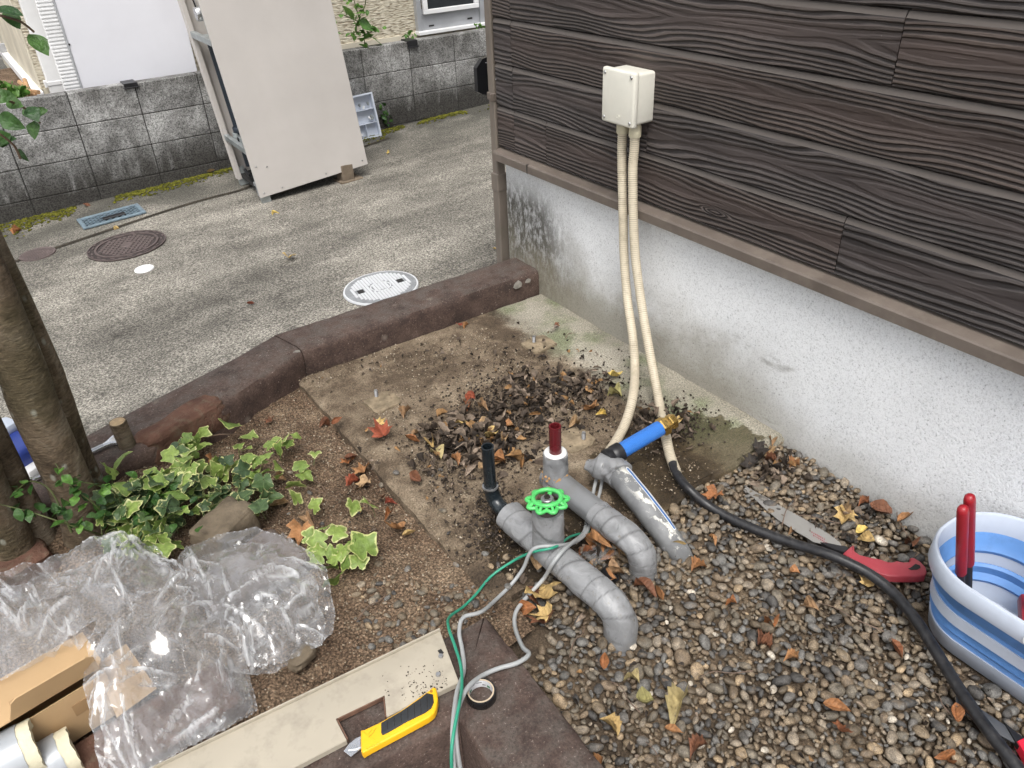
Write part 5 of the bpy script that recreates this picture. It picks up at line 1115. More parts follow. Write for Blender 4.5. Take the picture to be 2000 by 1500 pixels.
M['redink'] = plain('red_print', (.38, .05, .07), .6); rq = random.Random(2)
for row, (ox, oy, n_) in enumerate(((725, 540, 8), (740, 572, 9))):
    for k in range(n_):
        x, y = ox + k * 17, oy + k * 9.5
        for seg in ((0, 0, 9, 14), (9, 2, 2, 16), (4, 8, 12, 10)):
            if rq.random() < .25: continue
            a, b = P((x + seg[0]) / 5 + 1440, (y + seg[1]) / 5 + 930, sz + .0004), P((x + seg[2]) / 5 + 1440, (y + seg[3]) / 5 + 930, sz + .0004); d = (b - a).normalized() * 1; n2 = Vector((-d.y, d.x, 0)) * .0006
            mb = MB(); mb.add([a + n2, b + n2, b - n2, a - n2], [(0, 1, 2, 3)]); mb.build('printed_stroke', M['redink'], sb, False, w=True)
# second tool at the corner of the gravel
z2 = -.026; t2 = thing('flat_tool', 'dark grey flat blade with a bright red handle at the lower right corner', 'tool', P(1930, 1410, z2))
mb = flat_prism([P(*q, z2) for q in [(1868, 1356), (1882, 1363), (1924, 1390), (1975, 1424), (1995, 1455), (1975, 1447), (1919, 1417), (1868, 1379)]], z2 - .003, z2, .0005); mb.build('blade', plain('gunmetal', (.085, .09, .10), .5, .3), t2, True, 30, w=True)
mb = flat_prism([P(*q, z2 + .004) for q in [(1962, 1410), (1978, 1424), (2030, 1462), (2010, 1475), (1988, 1455)]], z2 - .008, z2 + .004, .001); mb.build('collar', M['black'], t2, True, 30, w=True)
mb = flat_prism([P(*q, z2 + .008) for q in [(1987, 1446), (2030, 1425), (2140, 1540), (2160, 1600), (2120, 1620), (2040, 1540)]], z2 - .012, z2 + .008, .004); mb.build('handle', plain('bright_red_plastic', (.70, .02, .05), .4), t2, True, 35, w=True)

# ================================================================== collapsible bucket and what is in it
BX, BY, HWX, HWY, BR = 1.476, .322, .148, .215, .138
def rr_loop(inset, z, n=14):
    out = []; inset = inset * (1.0 if z > .16 else 1.45); hx, hy, r_ = HWX - inset, HWY - inset, max(.02, BR - inset)
    for cx, cy, a0 in ((hx - r_, hy - r_, 0), (-hx + r_, hy - r_, math.pi / 2), (-hx + r_, -hy + r_, math.pi), (hx - r_, -hy + r_, 3 * math.pi / 2)):
        for k in range(n): a = a0 + math.pi / 2 * k / (n - 1); out.append((cx + r_ * math.cos(a), cy + r_ * math.sin(a), z))
    return out
def band(prof, name, mat, parent, closed=True):
    mb = MB(); L = [rr_loop(i, z) for i, z in prof]; n = len(L[0]); mb.v = [q for l in L for q in l]; m = len(L)
    mb.f = [(i * n + k, i * n + (k + 1) % n, ((i + 1) % m) * n + (k + 1) % n, ((i + 1) % m) * n + k) for i in range(m if closed else m - 1) for k in range(n)]
    return mb.build(name, mat, parent, True, 40)
M['bgrey'] = plain('pale_blue_grey_plastic', (.49, .54, .63), .42, 0, .06, 5, .05, 90, .0004, .45, .22, (.3, .31, .34)); M['bblue'] = plain('soft_blue_rubber', (.11, .255, .55), .45, 0, .15, 7, .06, 90, .0005, .45, .4, (.05, .11, .24))
bk = thing('folding_bucket', 'collapsible pale grey and blue banded bucket beside the white wall', 'bucket', (BX, BY, -.060))
band([(-.001, .222), (.002, .2255), (.007, .2255), (.010, .221), (.012, .172), (.008, .172), (.006, .178), (-.001, .180), (-.003, .184)], 'rim_band', M['bgrey'], bk)
band([(.006, .1775), (.010, .172), (.008, .150), (.017, .134), (.015, .126), (.019, .126), (.021, .135), (.013, .150), (.014, .1715), (.010, .1775)], 'blue_band', M['bblue'], bk)
band([(.013, .1255), (.014, .096), (.019, .096), (.018, .1255)], 'middle_band', M['bgrey'], bk)
band([(.016, .0955), (.020, .090), (.018, .070), (.026, .056), (.023, .048), (.027, .048), (.030, .057), (.022, .070), (.024, .090), (.020, .0955)], 'blue_band', M['bblue'], bk)
band([(.021, .0475), (.026, .004), (.029, .0), (.06, .0), (.06, .006), (.031, .006), (.027, .0475)], 'base_band', M['bgrey'], bk)
mb = MB(); mb.prism([(x, y) for x, y, z in rr_loop(.059, 0)], .001, .0055); mb.build('floor', M['bblue'], bk, False)
for sy in (-1,):
    mb = MB(); mb.lathe([(.0001, .008), (.010, .008), (.0125, .003), (.0125, -.004)], 18, (-HWX + .002, -.045, .195), Matrix.Rotation(-math.pi / 2, 3, 'Y')); mb.build('handle_pivot', M['white'], bk, True, 40)
mb = MB(); mb.tube(spline([(-HWX - .004, -.05, .190), (-HWX - .012, -.12, .188), (-HWX + .02, -HWY - .012, .186), (0, -HWY - .02, .186), (HWX - .02, -HWY - .012, .186)], .02), .006, 10); mb.build('carry_handle', M['bgrey'], bk)
h1 = P(1877, 1118, .125); h2 = P(1892, 1100, .125)
bc = thing('long_pliers', 'red handled long pliers standing upright in the bucket', 'pliers', (h1.x, h1.y, -.03)); M['gripr'] = plain('red_vinyl_grip', (.31, .012, .02), .36, 0, .15, 14, .08, 90, .0005, .5, .2, (.12, .02, .02))
for nm, hq, ptop, pbot in (('handle', h1, 990, 1118), ('handle', h2, 968, 1098)):
    tq = PY((1881 if ptop == 990 else 1894), ptop, hq.y + .012); ax_ = (tq - hq)
    mb = MB(); mb.tube([hq, hq + ax_ * .02, hq + ax_ * .5, hq + ax_ * .93, hq + ax_ * .98, tq], lambda L, th, t: (.0102 if t < .7 else (.009 if t < .9 else .0045)) * (1 + .15 * abs(math.cos(th))), 18); gp_ = mb.build(nm, M['gripr'], bc, True, 60, w=True)
    mb = MB(); mb.tube([hq + ax_ * .08, hq - ax_ * .6, hq - ax_ * 1.05], .0078, 12); mb.build('shank', M['dkmetal'], bc, True, 40, w=True)
jq = h1 - ax_ * 1.05; mb = MB(); mb.box((jq.x + .006, jq.y, jq.z), (.05, .02, .03), None, .004); mb.build('jaw', M['dkmetal'], bc, True, 30, w=True)
q = (1.53, .36, .0); mb = MB(); mb.box((1.50, .33, .01), (.16, .03, .03), Matrix.Rotation(.5, 3, 'Z'), .008, 2); tag(mb.build('hand_tool', M['gripr'], None, True, 40), 'red and black hand tool lying in the bottom of the bucket', 'tool')
mb = MB(); mb.box((1.545, .27, .04), (.025, .20, .03), Matrix.Rotation(.45, 3, 'X') @ Matrix.Rotation(.3, 3, 'Z'), .005, 2); tag(mb.build('hand_tool', M['dkmetal'], None, True, 40), 'dark steel hand tool leaning inside the bucket', 'tool')

# ================================================================== cardboard box, insulation offcuts
M['card'] = plain('corrugated_card', (.50, .335, .18), .8, 0, .07, 6, .15, 120, .0005, .3, .1, (.3, .18, .09)); M['carddk'] = plain('card_inside', (.25, .16, .085), .85)
F0 = P(206, 1312, .125); cbx = thing('cardboard_box', 'opened brown cardboard box half covered by the clear plastic bag', 'box', (F0.x, F0.y, .005), (R(0), R(0), R(10)))
L_, D_, H_ = .36, .125, .118
for nm, a, b in (('front_wall', (-L_, 0, 0), (0, .003, H_)), ('back_wall', (-L_, D_ - .003, 0), (0, D_, H_)), ('end_wall', (-.003, .0035, 0), (0, D_ - .0035, H_)), ('end_wall', (-L_, .0035, 0), (-L_ + .003, D_ - .0035, H_)), ('bottom', (-L_ + .004, .004, 0), (-.004, D_ - .004, .003))):
    mb = MB(); mb.box2(a, b, .0008); mb.build(nm, M['card'], cbx, True, 30)
mb = MB(); lidp = [(-L_ + .002, 0), (-.006, .0), (.004, .02), (.004, D_ + .012), (-L_ + .002, D_ + .012)]; Mx = Matrix.Translation((0, D_ + .005, H_ + .004)) @ Matrix.Rotation(-.15, 4, 'X') @ Matrix.Translation((0, -D_ - .012, 0))
mb.prism(lidp, 0, .003, .0008, Mx); lid_ = mb.build('lid', M['card'], cbx, True, 30)
tabp = [(-.165, 0), (-.15, .052), (-.14, .06), (-.02, .058), (-.008, .045), (-.006, 0)]; Mt = Mx @ Matrix.Translation((-.0, -.003, .002)) @ Matrix.Rotation(-1.15, 4, 'X') @ Matrix.Scale(-1, 4, (0, 1, 0))
mb = MB(); mb.prism(tabp, 0, .003, .0006, Mt); mb.build('tuck_flap', M['card'], lid_, True, 30)
mb = MB(); mb.box((-.13, .045, .0035), (.05, .016, .0006)); mb.v = [tuple(Mx @ Vector(v)) for v in mb.v]; mb.build('label_patch', plain('card_label', (.36, .23, .115), .7), lid_, False)
mb = MB(); mb.box((-.05, -.0006, H_ - .045), (.05, .001, .03)); mb.build('label_patch', plain('card_label2', (.36, .225, .11), .7), cbx, False)
sf = [P(186, 1300, .112), P(246, 1258, .112), P(306, 1345, .05), P(228, 1402, .05)]; mb = MB(); nrm_ = (sf[1] - sf[0]).cross(sf[3] - sf[0]).normalized() * .003; mb.add([q - cbx.location for q in sf] + [q - cbx.location - nrm_ for q in sf], [(0, 1, 2, 3), (7, 6, 5, 4), (0, 4, 5, 1), (1, 5, 6, 2), (2, 6, 7, 3), (3, 7, 4, 0)])
ir = Matrix.Rotation(-R(10), 3, 'Z'); mb.v = [tuple(ir @ Vector(v)) for v in mb.v]; mb.build('side_flap', M['card'], cbx, False)
M['foam'] = plain('cream_foam', (.66, .61, .45), .85, 0, .1, 20, .5, 160, .002, .3, .15, (.4, .34, .22)); M['foil'] = plain('silver_grey_jacket', (.40, .42, .44), .35, .25, .1, 8, .08)
def offcut(end, dirv, L, ro, ri, a0, a1, name, label):
    t = thing(name, label, 'pipe insulation', end); d = Vector(dirv).normalized(); u = Vector((0, 0, 1)); u = (u - d * u.dot(d)).normalized(); v = d.cross(u)
    def shell(r0, r1, nm, mat, jag, l0=0.0):
        mb = MB(); n, m = 26, 10; vs = []
        for r_ in (r0, r1):
            for i in range(m + 1):
                for k in range(n + 1):
                    a = lerp(a0, a1, k / n); s_ = -L * i / m + (jag * mnoise.noise(Vector((a * 3, r_ * 60, 1))) if i == 0 else 0) - (l0 if i == 0 else 0); vs.append(d * s_ + (u * math.cos(a) + v * math.sin(a)) * r_)
        w1 = n + 1; o2 = (m + 1) * w1; fs = []
        for o in (0, o2): fs += [(o + i * w1 + k, o + i * w1 + k + 1, o + (i + 1) * w1 + k + 1, o + (i + 1) * w1 + k) for i in range(m) for k in range(n)]
        fs += [(k, k + 1, o2 + k + 1, o2 + k) for k in range(n)] + [(m * w1 + k, m * w1 + k + 1, o2 + m * w1 + k + 1, o2 + m * w1 + k) for k in range(n)]
        fs += [(i * w1 + s2, (i + 1) * w1 + s2, o2 + (i + 1) * w1 + s2, o2 + i * w1 + s2) for i in range(m) for s2 in (0, n)]
        mb.add(vs, fs); mb.build(nm, mat, t, True, 50)
    shell(ro * .97, ri, 'foam_shell', M['foam'], .005); shell(ro, ro * .975, 'outer_jacket', M['foil'], .004, .022)
offcut(P(78, 1452, .085), (.98, .02, .02), .36, .053, .034, -1.2, 2.6, 'insulation_offcut', 'upper split silver pipe insulation offcut with cream foam inside')
offcut(P(148, 1462, .04), (.98, .12, .0), .36, .048, .031, -1.3, 2.4, 'insulation_offcut', 'lower silver pipe insulation offcut tucked under the other one')

# ================================================================== bricks and stones in the bed
def rock(c, size, rotz, name, label, mat, seed, bev=.3, sub=3, amp=.12):
    bm = bmesh.new(); bmesh.ops.create_cube(bm, size=1.0); bmesh.ops.bevel(bm, geom=bm.edges[:], offset=bev * .5, segments=3, profile=.6, affect='EDGES'); bmesh.ops.subdivide_edges(bm, edges=bm.edges[:], cuts=sub, use_grid_fill=True)
    for v in bm.verts:
        q = v.co.copy(); n_ = mnoise.fractal(q * 2.2 + Vector((seed, 0, 0)), .9, 2, 4) * amp; v.co = Vector((q.x * size[0], q.y * size[1], q.z * size[2])) * (1 + n_)
    mb = MB(); bm.verts.index_update(); mb.add([v.co for v in bm.verts], [[v.index for v in f.verts] for f in bm.faces]); bm.free()
    o = mb.build(name, mat, None, True, None, loc=c); o.rotation_euler = (0, 0, rotz); return tag(o, label, 'stone')
M['brickr'] = plain('weathered_red_brick', (.125, .066, .047), .9, 0, .35, 16, .8, 140, .005, .2, .95, (.13, .10, .07))
M['tanst'] = plain('tan_stone', (.17, .135, .095), .9, 0, .3, 22, .6, 150, .003, .2, .4, (.08, .065, .05))
M['dkst'] = plain('brown_slab', (.10, .072, .06), .85, 0, .3, 14, .5, 150, .003, .25, .5, (.2, .17, .14))
a, b = P(300, 872, .045), P(418, 800, .05); d = b - a; ctr = (a + b) / 2
rock(P(358, 838, .062), (d.length + .06, .085, .105), math.atan2(d.y, d.x) - .02, 'edging_brick', 'rounded red brick edging block dusted with sand beside the angled kerb', M['brickr'], 3, .55)['category'] = 'brick'
a, b = P(180, 905, .03), P(270, 880, .03); rock(P(185, 900, .03) , (.24, .1, .09), .45, 'edging_brick', 'worn pinkish brick edging block behind the tree trunks', M['brickr'], 8, .5)['category'] = 'brick'
rock(P(440, 1035, .03), (.15, .10, .09), .55, 'edging_stone', 'flat tan stone among the ivy above the plastic bag', M['tanst'], 5, .35)
rock(P(490, 1125, .01), (.24, .16, .06), .2, 'edging_stone', 'dark brown stone slab seen through the clear plastic bag', M['dkst'], 6, .25)
rock(P(300, 1440, .0), (.34, .13, .06), .12, 'edging_stone', 'reddish brown paver under the lower edge of the plastic bag', M['brickr'], 7, .2)
rock(P(15, 1125, .02), (.2, .14, .1), .3, 'edging_stone', 'red brick at the foot of the left trunk', M['brickr'], 12, .3)['category'] = 'brick'
rock(P(590, 1285, .02), (.06, .035, .03), .4, 'field_stone', 'smooth oval buff stone at the edge of the plastic bag', M['tanst'], 15, .7)

# ================================================================== tree: several stems, a spray of leaves
def m_bark():
    g = G('smooth_grey_brown_bark'); p = g.pos(); n = g.noise(g.map(p, (1, 1, .45)), 13, 7, .68, .7); f = g.noise(g.map(p, (1, 1, 3.5)), 45, 5, .7)
    c = g.ramp(n, [(.28, (.055, .038, .024)), (.48, (.135, .10, .066)), (.7, (.23, .19, .14))]); c = g.mix(g.ramp(g.noise(p, 9, 3), [(.64, 0.0), (.7, .6)]), c, (.3, .33, .27))
    c = g.mix(g.rng(g.noise(p, 4, 4), .5, .66, 0, .5), c, (.055, .05, .022)); c = g.mix(1.0, c, g.ramp(f, [(.3, .55), (.7, 1.4)]), 'MULTIPLY'); c = g.mix(g.ramp(g.voro(g.map(p, (1, 1, .6)), 26), [(.08, .6), (.2, 0.0)]), c, (.36, .37, .31))
    return g.done(c, .85, 0, g.bump(g.math('ADD', n, f), .9, .008), .25)
M['bark'] = m_bark()
tb = P(150, 1060, .02); tree = thing('garden_tree', 'multi-stemmed garden tree with smooth grey brown bark at the left edge', 'tree', (tb.x, tb.y, .0))
def stem(pts, r0, r1, seed):
    path = spline(pts, .03); mb = MB()
    mb.tube(path, lambda L, th, t: lerp(r0, r1, min(1, t * 1.0)) * (1 + .45 * max(0, 1 - L / .12) ** 2) * (1 + .05 * mnoise.noise(Vector((math.cos(th) + seed, math.sin(th), L * 5)))), 22); mb.build('trunk', M['bark'], tree, True, None, w=True)
TOPS = []
def upx(px0, py0, px1, py1, dep=0.0):
    a_ = P(px0, py0, 0.0); b_ = PY(px1, py1, a_.y + dep); return a_, b_
for (p0, p1, r0, r1, s_, dep) in [((172, 1062), (-8, 600), .051, .046, 1, .02), ((200, 990), (30, 600), .041, .035, 5, .0), ((42, 1112), (-100, 800), .047, .044, 9, -.05), ((88, 1078), (-30, 830), .036, .032, 13, .02)]:
    a_, b_ = upx(*p0, *p1, dep); dd = b_ - a_; a_ = a_ - dd.normalized() * .05; stem([a_, a_ + dd * .33 + Vector((.012 * math.sin(s_), .01, 0)), a_ + dd * .7, b_, b_ + dd * ((1.95 - b_.z) / dd.z) + Vector((-.04, .05, 0))], r0, r1, s_)
    TOPS.append(b_ + dd * ((1.12 - b_.z) / dd.z) + Vector((-.02, .02, 0)))
def m_greenleaf(name, base, edge=None, thr=.7):
    g = G(name); v = g.obj(); r_ = g.rnd(); e = g.attr('edge').outputs['Fac']; n = g.noise(v, 3, 4, .6)
    c = g.mix(r_, base[0], base[1]); c = g.mix(1.0, c, g.ramp(n, [(.3, .7), (.7, 1.3)]), 'MULTIPLY')
    if edge:
        x, y, z = g.sep(v); ee = g.math('ADD', g.math('ADD', e, g.math('MULTIPLY', g.math('SUBTRACT', g.noise(v, 5, 5, .65), .5), 1.5)), g.math('MULTIPLY', g.math('SUBTRACT', g.math('FRACT', g.math('MULTIPLY', r_, 7.3)), .5), .45)); c = g.mix(g.rng(ee, thr - .08, thr + .16), c, g.mix(r_, edge[0], edge[1]))
        an = g.math('ARCTAN2', y, x); vein = g.rng(g.math('ABSOLUTE', g.math('SINE', g.math('MULTIPLY', an, 2.6))), 0, .10, 1, 0); c = g.mix(g.math('MULTIPLY', vein, .3), c, (.32, .42, .16))
    nd = g.n('BsdfPrincipled', {'Base Color': c, 'Roughness': .42, 'Specular IOR Level': .45, 'Normal': g.bump(n, .3, .02)}); tl_ = g.n('BsdfTranslucent', {'Color': c}); mx = g.n('MixShader', {0: .22}); g.t.links.new(nd.outputs[0], mx.inputs[1]); g.t.links.new(tl_.outputs[0], mx.inputs[2]); g.t.links.new(mx.outputs[0], g.out.inputs[0]); return g.m
M['ivy'] = m_greenleaf('variegated_ivy_leaf', ((.125, .20, .042), (.25, .34, .08)), ((.48, .52, .17), (.58, .58, .28)), .78)
M['ivyd'] = m_greenleaf('dark_variegated_ivy_leaf', ((.045, .08, .036), (.085, .14, .05)), ((.46, .46, .2), (.5, .5, .26)), .80)
M['gloss'] = m_greenleaf('dark_glossy_leaf', ((.022, .065, .016), (.055, .13, .022)))
M['fresh'] = m_greenleaf('fresh_green_leaf', ((.07, .17, .03), (.13, .26, .05)))
M['stemb'] = plain('brown_stem', (.13, .085, .055), .7, 0, .3, 30, .3); M['stemg'] = plain('green_stem', (.10, .12, .04), .6, 0, .3, 30, .2)
IV = [leaf_mesh('ivy', 40 + k, M['ivy'], .25 + .12 * (k % 3), .25, .12, 'leaf') for k in range(5)]; IVD = [leaf_mesh('ivy', 60 + k, M['ivyd'], .3, .25, .14, 'leaf') for k in range(4)]
GL = [leaf_mesh('oval', 80 + k, M['gloss'], .3, .3, .06, 'leaf') for k in range(3)]; FR = [leaf_mesh('oval', 90 + k, M['fresh'], .3, .25, .08, 'leaf') for k in range(3)]
rv_ = random.Random(33)
def put_leaf(t, me, q, L, rz=None, tilt=.45, name='leaf'):
    return inst(name, me, Vector(q) - t.location, (rv_.gauss(0, tilt) - .1, rv_.gauss(0, tilt), rv_.uniform(0, 6.28) if rz is None else rz), (L,) * 3, t)
# hanging leaf spray at the top left
br = thing('leaf_spray', 'hanging twig with dark green oval leaves at the upper left corner', 'branch', PY(0, 200, 1.35))
for pl in ([(-60, 160), (-10, 185), (25, 200), (55, 215), (78, 240)], [(-50, 230), (0, 262), (28, 285), (40, 310)], [(-60, 10), (0, 30), (40, 42), (66, 62)]):
    mb = MB(); mb.tube(spline([PY(x_, y_, 1.33 + .0004 * x_) for x_, y_ in pl], .02), .0018, 6); mb.build('stem', M['stemb'], br, w=True)
for pl in ((-60, 160), (-50, 230), (-60, 10)):
    e_ = PY(*pl, 1.306); t_ = TOPS[0]; mb = MB(); mb.tube(spline([e_, e_.lerp(t_, .4) + Vector((0, 0, .05)), t_], .03), lambda L, th, t: .0018 + .004 * t, 7); mb.build('stem', M['stemb'], br, w=True)
for px, py, L, rz in [(57, 66, .060, -.75), (12, 200, .045, -.3), (45, 212, .028, -.9), (55, 208, .05, -1.0), (66, 235, .045, -1.5), (-4, 225, .06, -.5), (20, 262, .055, 3.6), (32, 270, .05, 3.4), (36, 290, .035, -1.2), (-20, 190, .05, .2), (-15, 20, .06, .1), (70, 222, .03, .3), (-30, 280, .05, -.4), (8, 20, .05, -.8)]:
    q = PY(px, py, 1.35 + rv_.uniform(-.02, .02)); o = inst('leaf', GL[rv_.randrange(3)], q - br.location, (R(62) + rv_.gauss(0, .2), rv_.gauss(0, .25), 0), (L * .62,) * 3, br)
    o.rotation_euler = (Matrix((CX, CY, CZ)).transposed() @ Matrix.Rotation(rz, 3, 'Z') @ Matrix.Rotation(rv_.gauss(0, .35), 3, 'X') @ Matrix.Rotation(rv_.gauss(0, .3), 3, 'Y')).to_euler()
# crown, above the frame
cr_ = MB(); cvs = [v.co.copy() for v in GL[0].vertices]; cfs = [tuple(p.vertices) for p in GL[0].polygons]; rc = random.Random(6)
for k in range(520):
    q = Vector((tb.x - .25 + rc.gauss(0, .38), tb.y + .2 + rc.gauss(0, .38), 2.25 + rc.gauss(0, .24))); rot = Matrix.Rotation(rc.uniform(0, 6.28), 3, 'Z') @ Matrix.Rotation(rc.gauss(0, .6), 3, 'X') @ Matrix.Rotation(rc.gauss(0, .5), 3, 'Y'); L = rc.uniform(.05, .075); cr_.add([rot @ v * L + q for v in cvs], cfs)
crn = cr_.build('crown', M['gloss'], tree, 'keep', None, w=True); crn['kind'] = 'stuff'
# cut stake
q = P(268, 912, .02); st = thing('cut_stub', 'short sawn-off tree stub standing in the ivy', 'stump', q); zt_ = VZ(q.x, q.y, 822)
mb = MB(); mb.tube([(q.x, q.y, -.03), (q.x - .003, q.y, .06), (q.x - .006, q.y, zt_ - .02), (q.x - .006, q.y, zt_)], lambda L, th, t: .0225 * (1 + .04 * math.cos(3 * th)), 18); mb.build('stub', M['bark'], st, True, 50, w=True)
mb = MB(); mb.lathe([(.0001, .0012), (.019, .0008), (.0212, -.001)], 18, (q.x - .006, q.y, zt_)); mb.build('sawn_face', plain('sawn_wood', (.46, .33, .19), .8, 0, .3, 60, .3), st, w=True)
# ---- ivy
def ivy(name, label, pts, base, stems):
    t = thing(name, label, 'ivy', base)
    for s_ in stems: mb = MB(); mb.tube(spline(s_, .012), lambda L, th, t2: .0024 * (1 - .5 * t2), 6); mb.build('stem', M['stemb'], t, w=True)
    for (px, py, z, L, dark) in pts:
        q = P(px, py, 0)
        for _ in range(3): q = P(px, py, max(0, soil_z(q.x, q.y)) + z)
        put_leaf(t, (IVD if dark else IV)[rv_.randrange(4)], q, L * rv_.uniform(.45, .68), None, .5)
        if z > .03 and rv_.random() < .3:
            mb = MB(); mb.tube([q, q + Vector((rv_.uniform(-.02, .02), rv_.uniform(-.02, .02), -z * .8))], .0012, 5, False); mb.build('petiole', M['stemg'], t, w=True)
    return t
main = []
for k in range(235):
    for _ in range(40):
        px, py = rv_.uniform(195, 520), rv_.uniform(830, 1075)
        top = 965 - .42 * (px - 195) if px < 330 else 850 + .12 * (px - 330)
        lim = 1075 if px < 330 else (1010 + .1 * (400 - px))
        if top < py < lim and not (px > 400 and py < 905 and rv_.random() < .75) and not (px > 430 and rv_.random() < .55) and not (385 < px < 490 and 1003 < py < 1055): break
    main.append((px, py, rv_.uniform(.03, .10) * (1.3 if px < 380 else .8), rv_.uniform(.05, .075), (py > 930 and rv_.random() < .62) or rv_.random() < .15))
main += [(450, 826, .07, .10, 0), (489, 852, .06, .07, 0), (390, 846, .07, .07, 0), (366, 832, .08, .06, 0), (480, 876, .04, .06, 0), (465, 872, .04, .05, 0), (426, 925, .06, .095, 0), (440, 960, .05, .09, 1), (460, 985, .05, .095, 1), (400, 975, .06, .08, 1), (504, 997, .04, .07, 0), (215, 920, .1, .09, 0), (230, 905, .1, .08, 0), (330, 1060, .07, .09, 0), (305, 1075, .08, .08, 0)]
ivy('ivy_plant', 'large clump of variegated ivy spreading round the tree trunks', main, P(340, 960, .0), [[P(300, 900, .03), P(420, 850, .04), P(520, 858, .03), P(600, 870, .02)], [P(330, 990, .03), P(420, 960, .03), P(500, 970, .02)]])
tr2 = [(523, 871, .04, .065, 0), (555, 856, .05, .06, 0), (582, 853, .05, .055, 0), (544, 883, .045, .07, 0), (513, 898, .04, .065, 0), (543, 907, .04, .06, 0), (546, 928, .035, .06, 0), (585, 913, .04, .075, 0), (590, 925, .03, .06, 0), (615, 883, .035, .05, 0), (570, 946, .03, .07, 0), (580, 975, .03, .07, 0), (612, 991, .03, .065, 0), (471, 919, .04, .06, 0), (483, 940, .04, .07, 0), (560, 868, .04, .05, 0), (505, 945, .03, .06, 1), (520, 975, .03, .075, 1), (690, 983, .05, .07, 0), (726, 985, .055, .085, 0), (500, 920, .03, .05, 0), (535, 860, .04, .045, 0)]
ivy('ivy_shoot', 'pale ivy shoots trailing over bare soil toward the concrete pad', tr2, P(560, 910, 0), [[P(480, 850, .03), P(560, 870, .025), P(600, 880, .03), P(632, 890, .02)], [P(540, 900, .02), P(580, 940, .02), P(650, 970, .01), P(690, 985, .03)], [P(590, 920, .02), P(625, 945, .01), P(645, 972, .008)]])
tr3 = [(633, 1030, .07, .06, 0), (654, 1042, .07, .07, 0), (627, 1057, .06, .08, 0), (687, 1057, .06, .065, 0), (714, 1072, .06, .105, 0), (648, 1084, .04, .05, 0), (700, 1100, .04, .075, 0), (657, 1093, .04, .06, 0), (651, 1128, .03, .08, 0), (600, 1048, .05, .06, 0), (670, 1070, .05, .06, 0), (640, 1105, .03, .06, 0), (625, 1085, .04, .06, 0), (678, 1092, .04, .055, 0), (612, 1068, .04, .06, 0)]
ivy('ivy_plant', 'small bright ivy tuft at the right corner of the plastic bag', tr3, P(655, 1100, 0), [[P(640, 1110, .0), P(650, 1070, .04), P(690, 1060, .05)]])
# low glossy seedling shrub at the trunk foot
sh = thing('seedling_shrub', 'small dark glossy leaved shrub growing at the foot of the trunks', 'shrub', P(270, 1040, .0))
tw_ = [[(240, 1050, .0), (190, 990, .16), (140, 950, .24), (108, 905, .30)], [(250, 1050, .0), (230, 970, .14), (180, 945, .22), (120, 940, .26)], [(270, 1050, .0), (300, 990, .10), (330, 950, .12), (345, 930, .12)], [(280, 1050, 0), (330, 1010, .08), (380, 980, .1)], [(230, 1055, 0), (150, 1030, .15), (60, 1000, .22), (0, 985, .26)], [(260, 1050, 0), (280, 1000, .1), (300, 960, .12)], [(140, 1040, .1), (100, 960, .22), (60, 940, .26), (30, 960, .28)]]
for s_ in tw_:
    pth = spline([P(*q) for q in s_], .012); mb = MB(); mb.tube(pth, lambda L, th, t2: .0028 * (1 - .6 * t2), 6); mb.build('stem', M['stemg'], sh, w=True)
    for i, q in enumerate(pth):
        if i < len(pth) * .25 or rv_.random() < .25: continue
        for _ in range(rv_.choice((1, 1, 2))): put_leaf(sh, (GL + FR[:1])[rv_.randrange(4)], q + Vector((rv_.gauss(0, .009), rv_.gauss(0, .009), rv_.gauss(0, .006))), rv_.uniform(.022, .036), None, .6)
for k in range(80): q = P(rv_.gauss(285, 38), rv_.gauss(995, 26), rv_.uniform(.05, .12)); put_leaf(sh, GL[rv_.randrange(3)], q, rv_.uniform(.024, .036), None, .6)
# weed growing on the block wall
wd = thing('wall_weed', 'green weed sprouting from the top of the block wall against the cream house', 'weed', PY(712, 86, 5.82))
for s_ in [[(712, 92), (710, 60), (700, 30), (690, -5)], [(708, 70), (725, 62), (735, 55)], [(705, 45), (685, 35), (672, 30)], [(709, 65), (695, 62), (685, 70)], [(702, 30), (712, 15), (715, -5)]]:
    pth = spline([PY(x, y, 5.83) for x, y in s_], .03); mb = MB(); mb.tube(pth, .004, 6); mb.build('stem', M['stemg'], wd, w=True)
    for i, q in enumerate(pth):
        for _ in range(2): put_leaf(wd, FR[rv_.randrange(3)], q + Vector((rv_.gauss(0, .035), rv_.gauss(0, .02), rv_.gauss(0, .03))), rv_.uniform(.03, .07), None, .8)
for (px, py, L) in [(724, 72, .13), (700, 40, .13), (690, 28, .12), (715, 58, .1), (708, 76, .09), (668, 10, .13), (700, 86, .1)]: put_leaf(wd, FR[0], PY(px, py, 5.8), L, rv_.uniform(-.6, .6), .5)
wd2 = thing('wall_weed', 'tiny pale weeds along the top of the block wall by the window', 'weed', PY(800, 72, 5.85))
for (px, py) in [(795, 68), (800, 72), (935, 50), (930, 46), (805, 70), (938, 52)]:
    for _ in range(4): put_leaf(wd2, FR[rv_.randrange(3)], PY(px + rv_.gauss(0, 4), py + rv_.gauss(0, 3), 5.86), rv_.uniform(.03, .05), None, .8)
wd3 = thing('wall_weed', 'small fern sprig at the dark foot of the block wall', 'weed', PY(752, 225, 5.73))
for k in range(22): put_leaf(wd3, GL[rv_.randrange(3)], PY(752 + rv_.gauss(0, 5), 226 + rv_.gauss(0, 10), 5.73), rv_.uniform(.03, .05), None, .8)
g2 = thing('strip_plant', 'low green plants and cut stems in the strip behind the block wall', 'plant', PY(40, 175, 6.0))
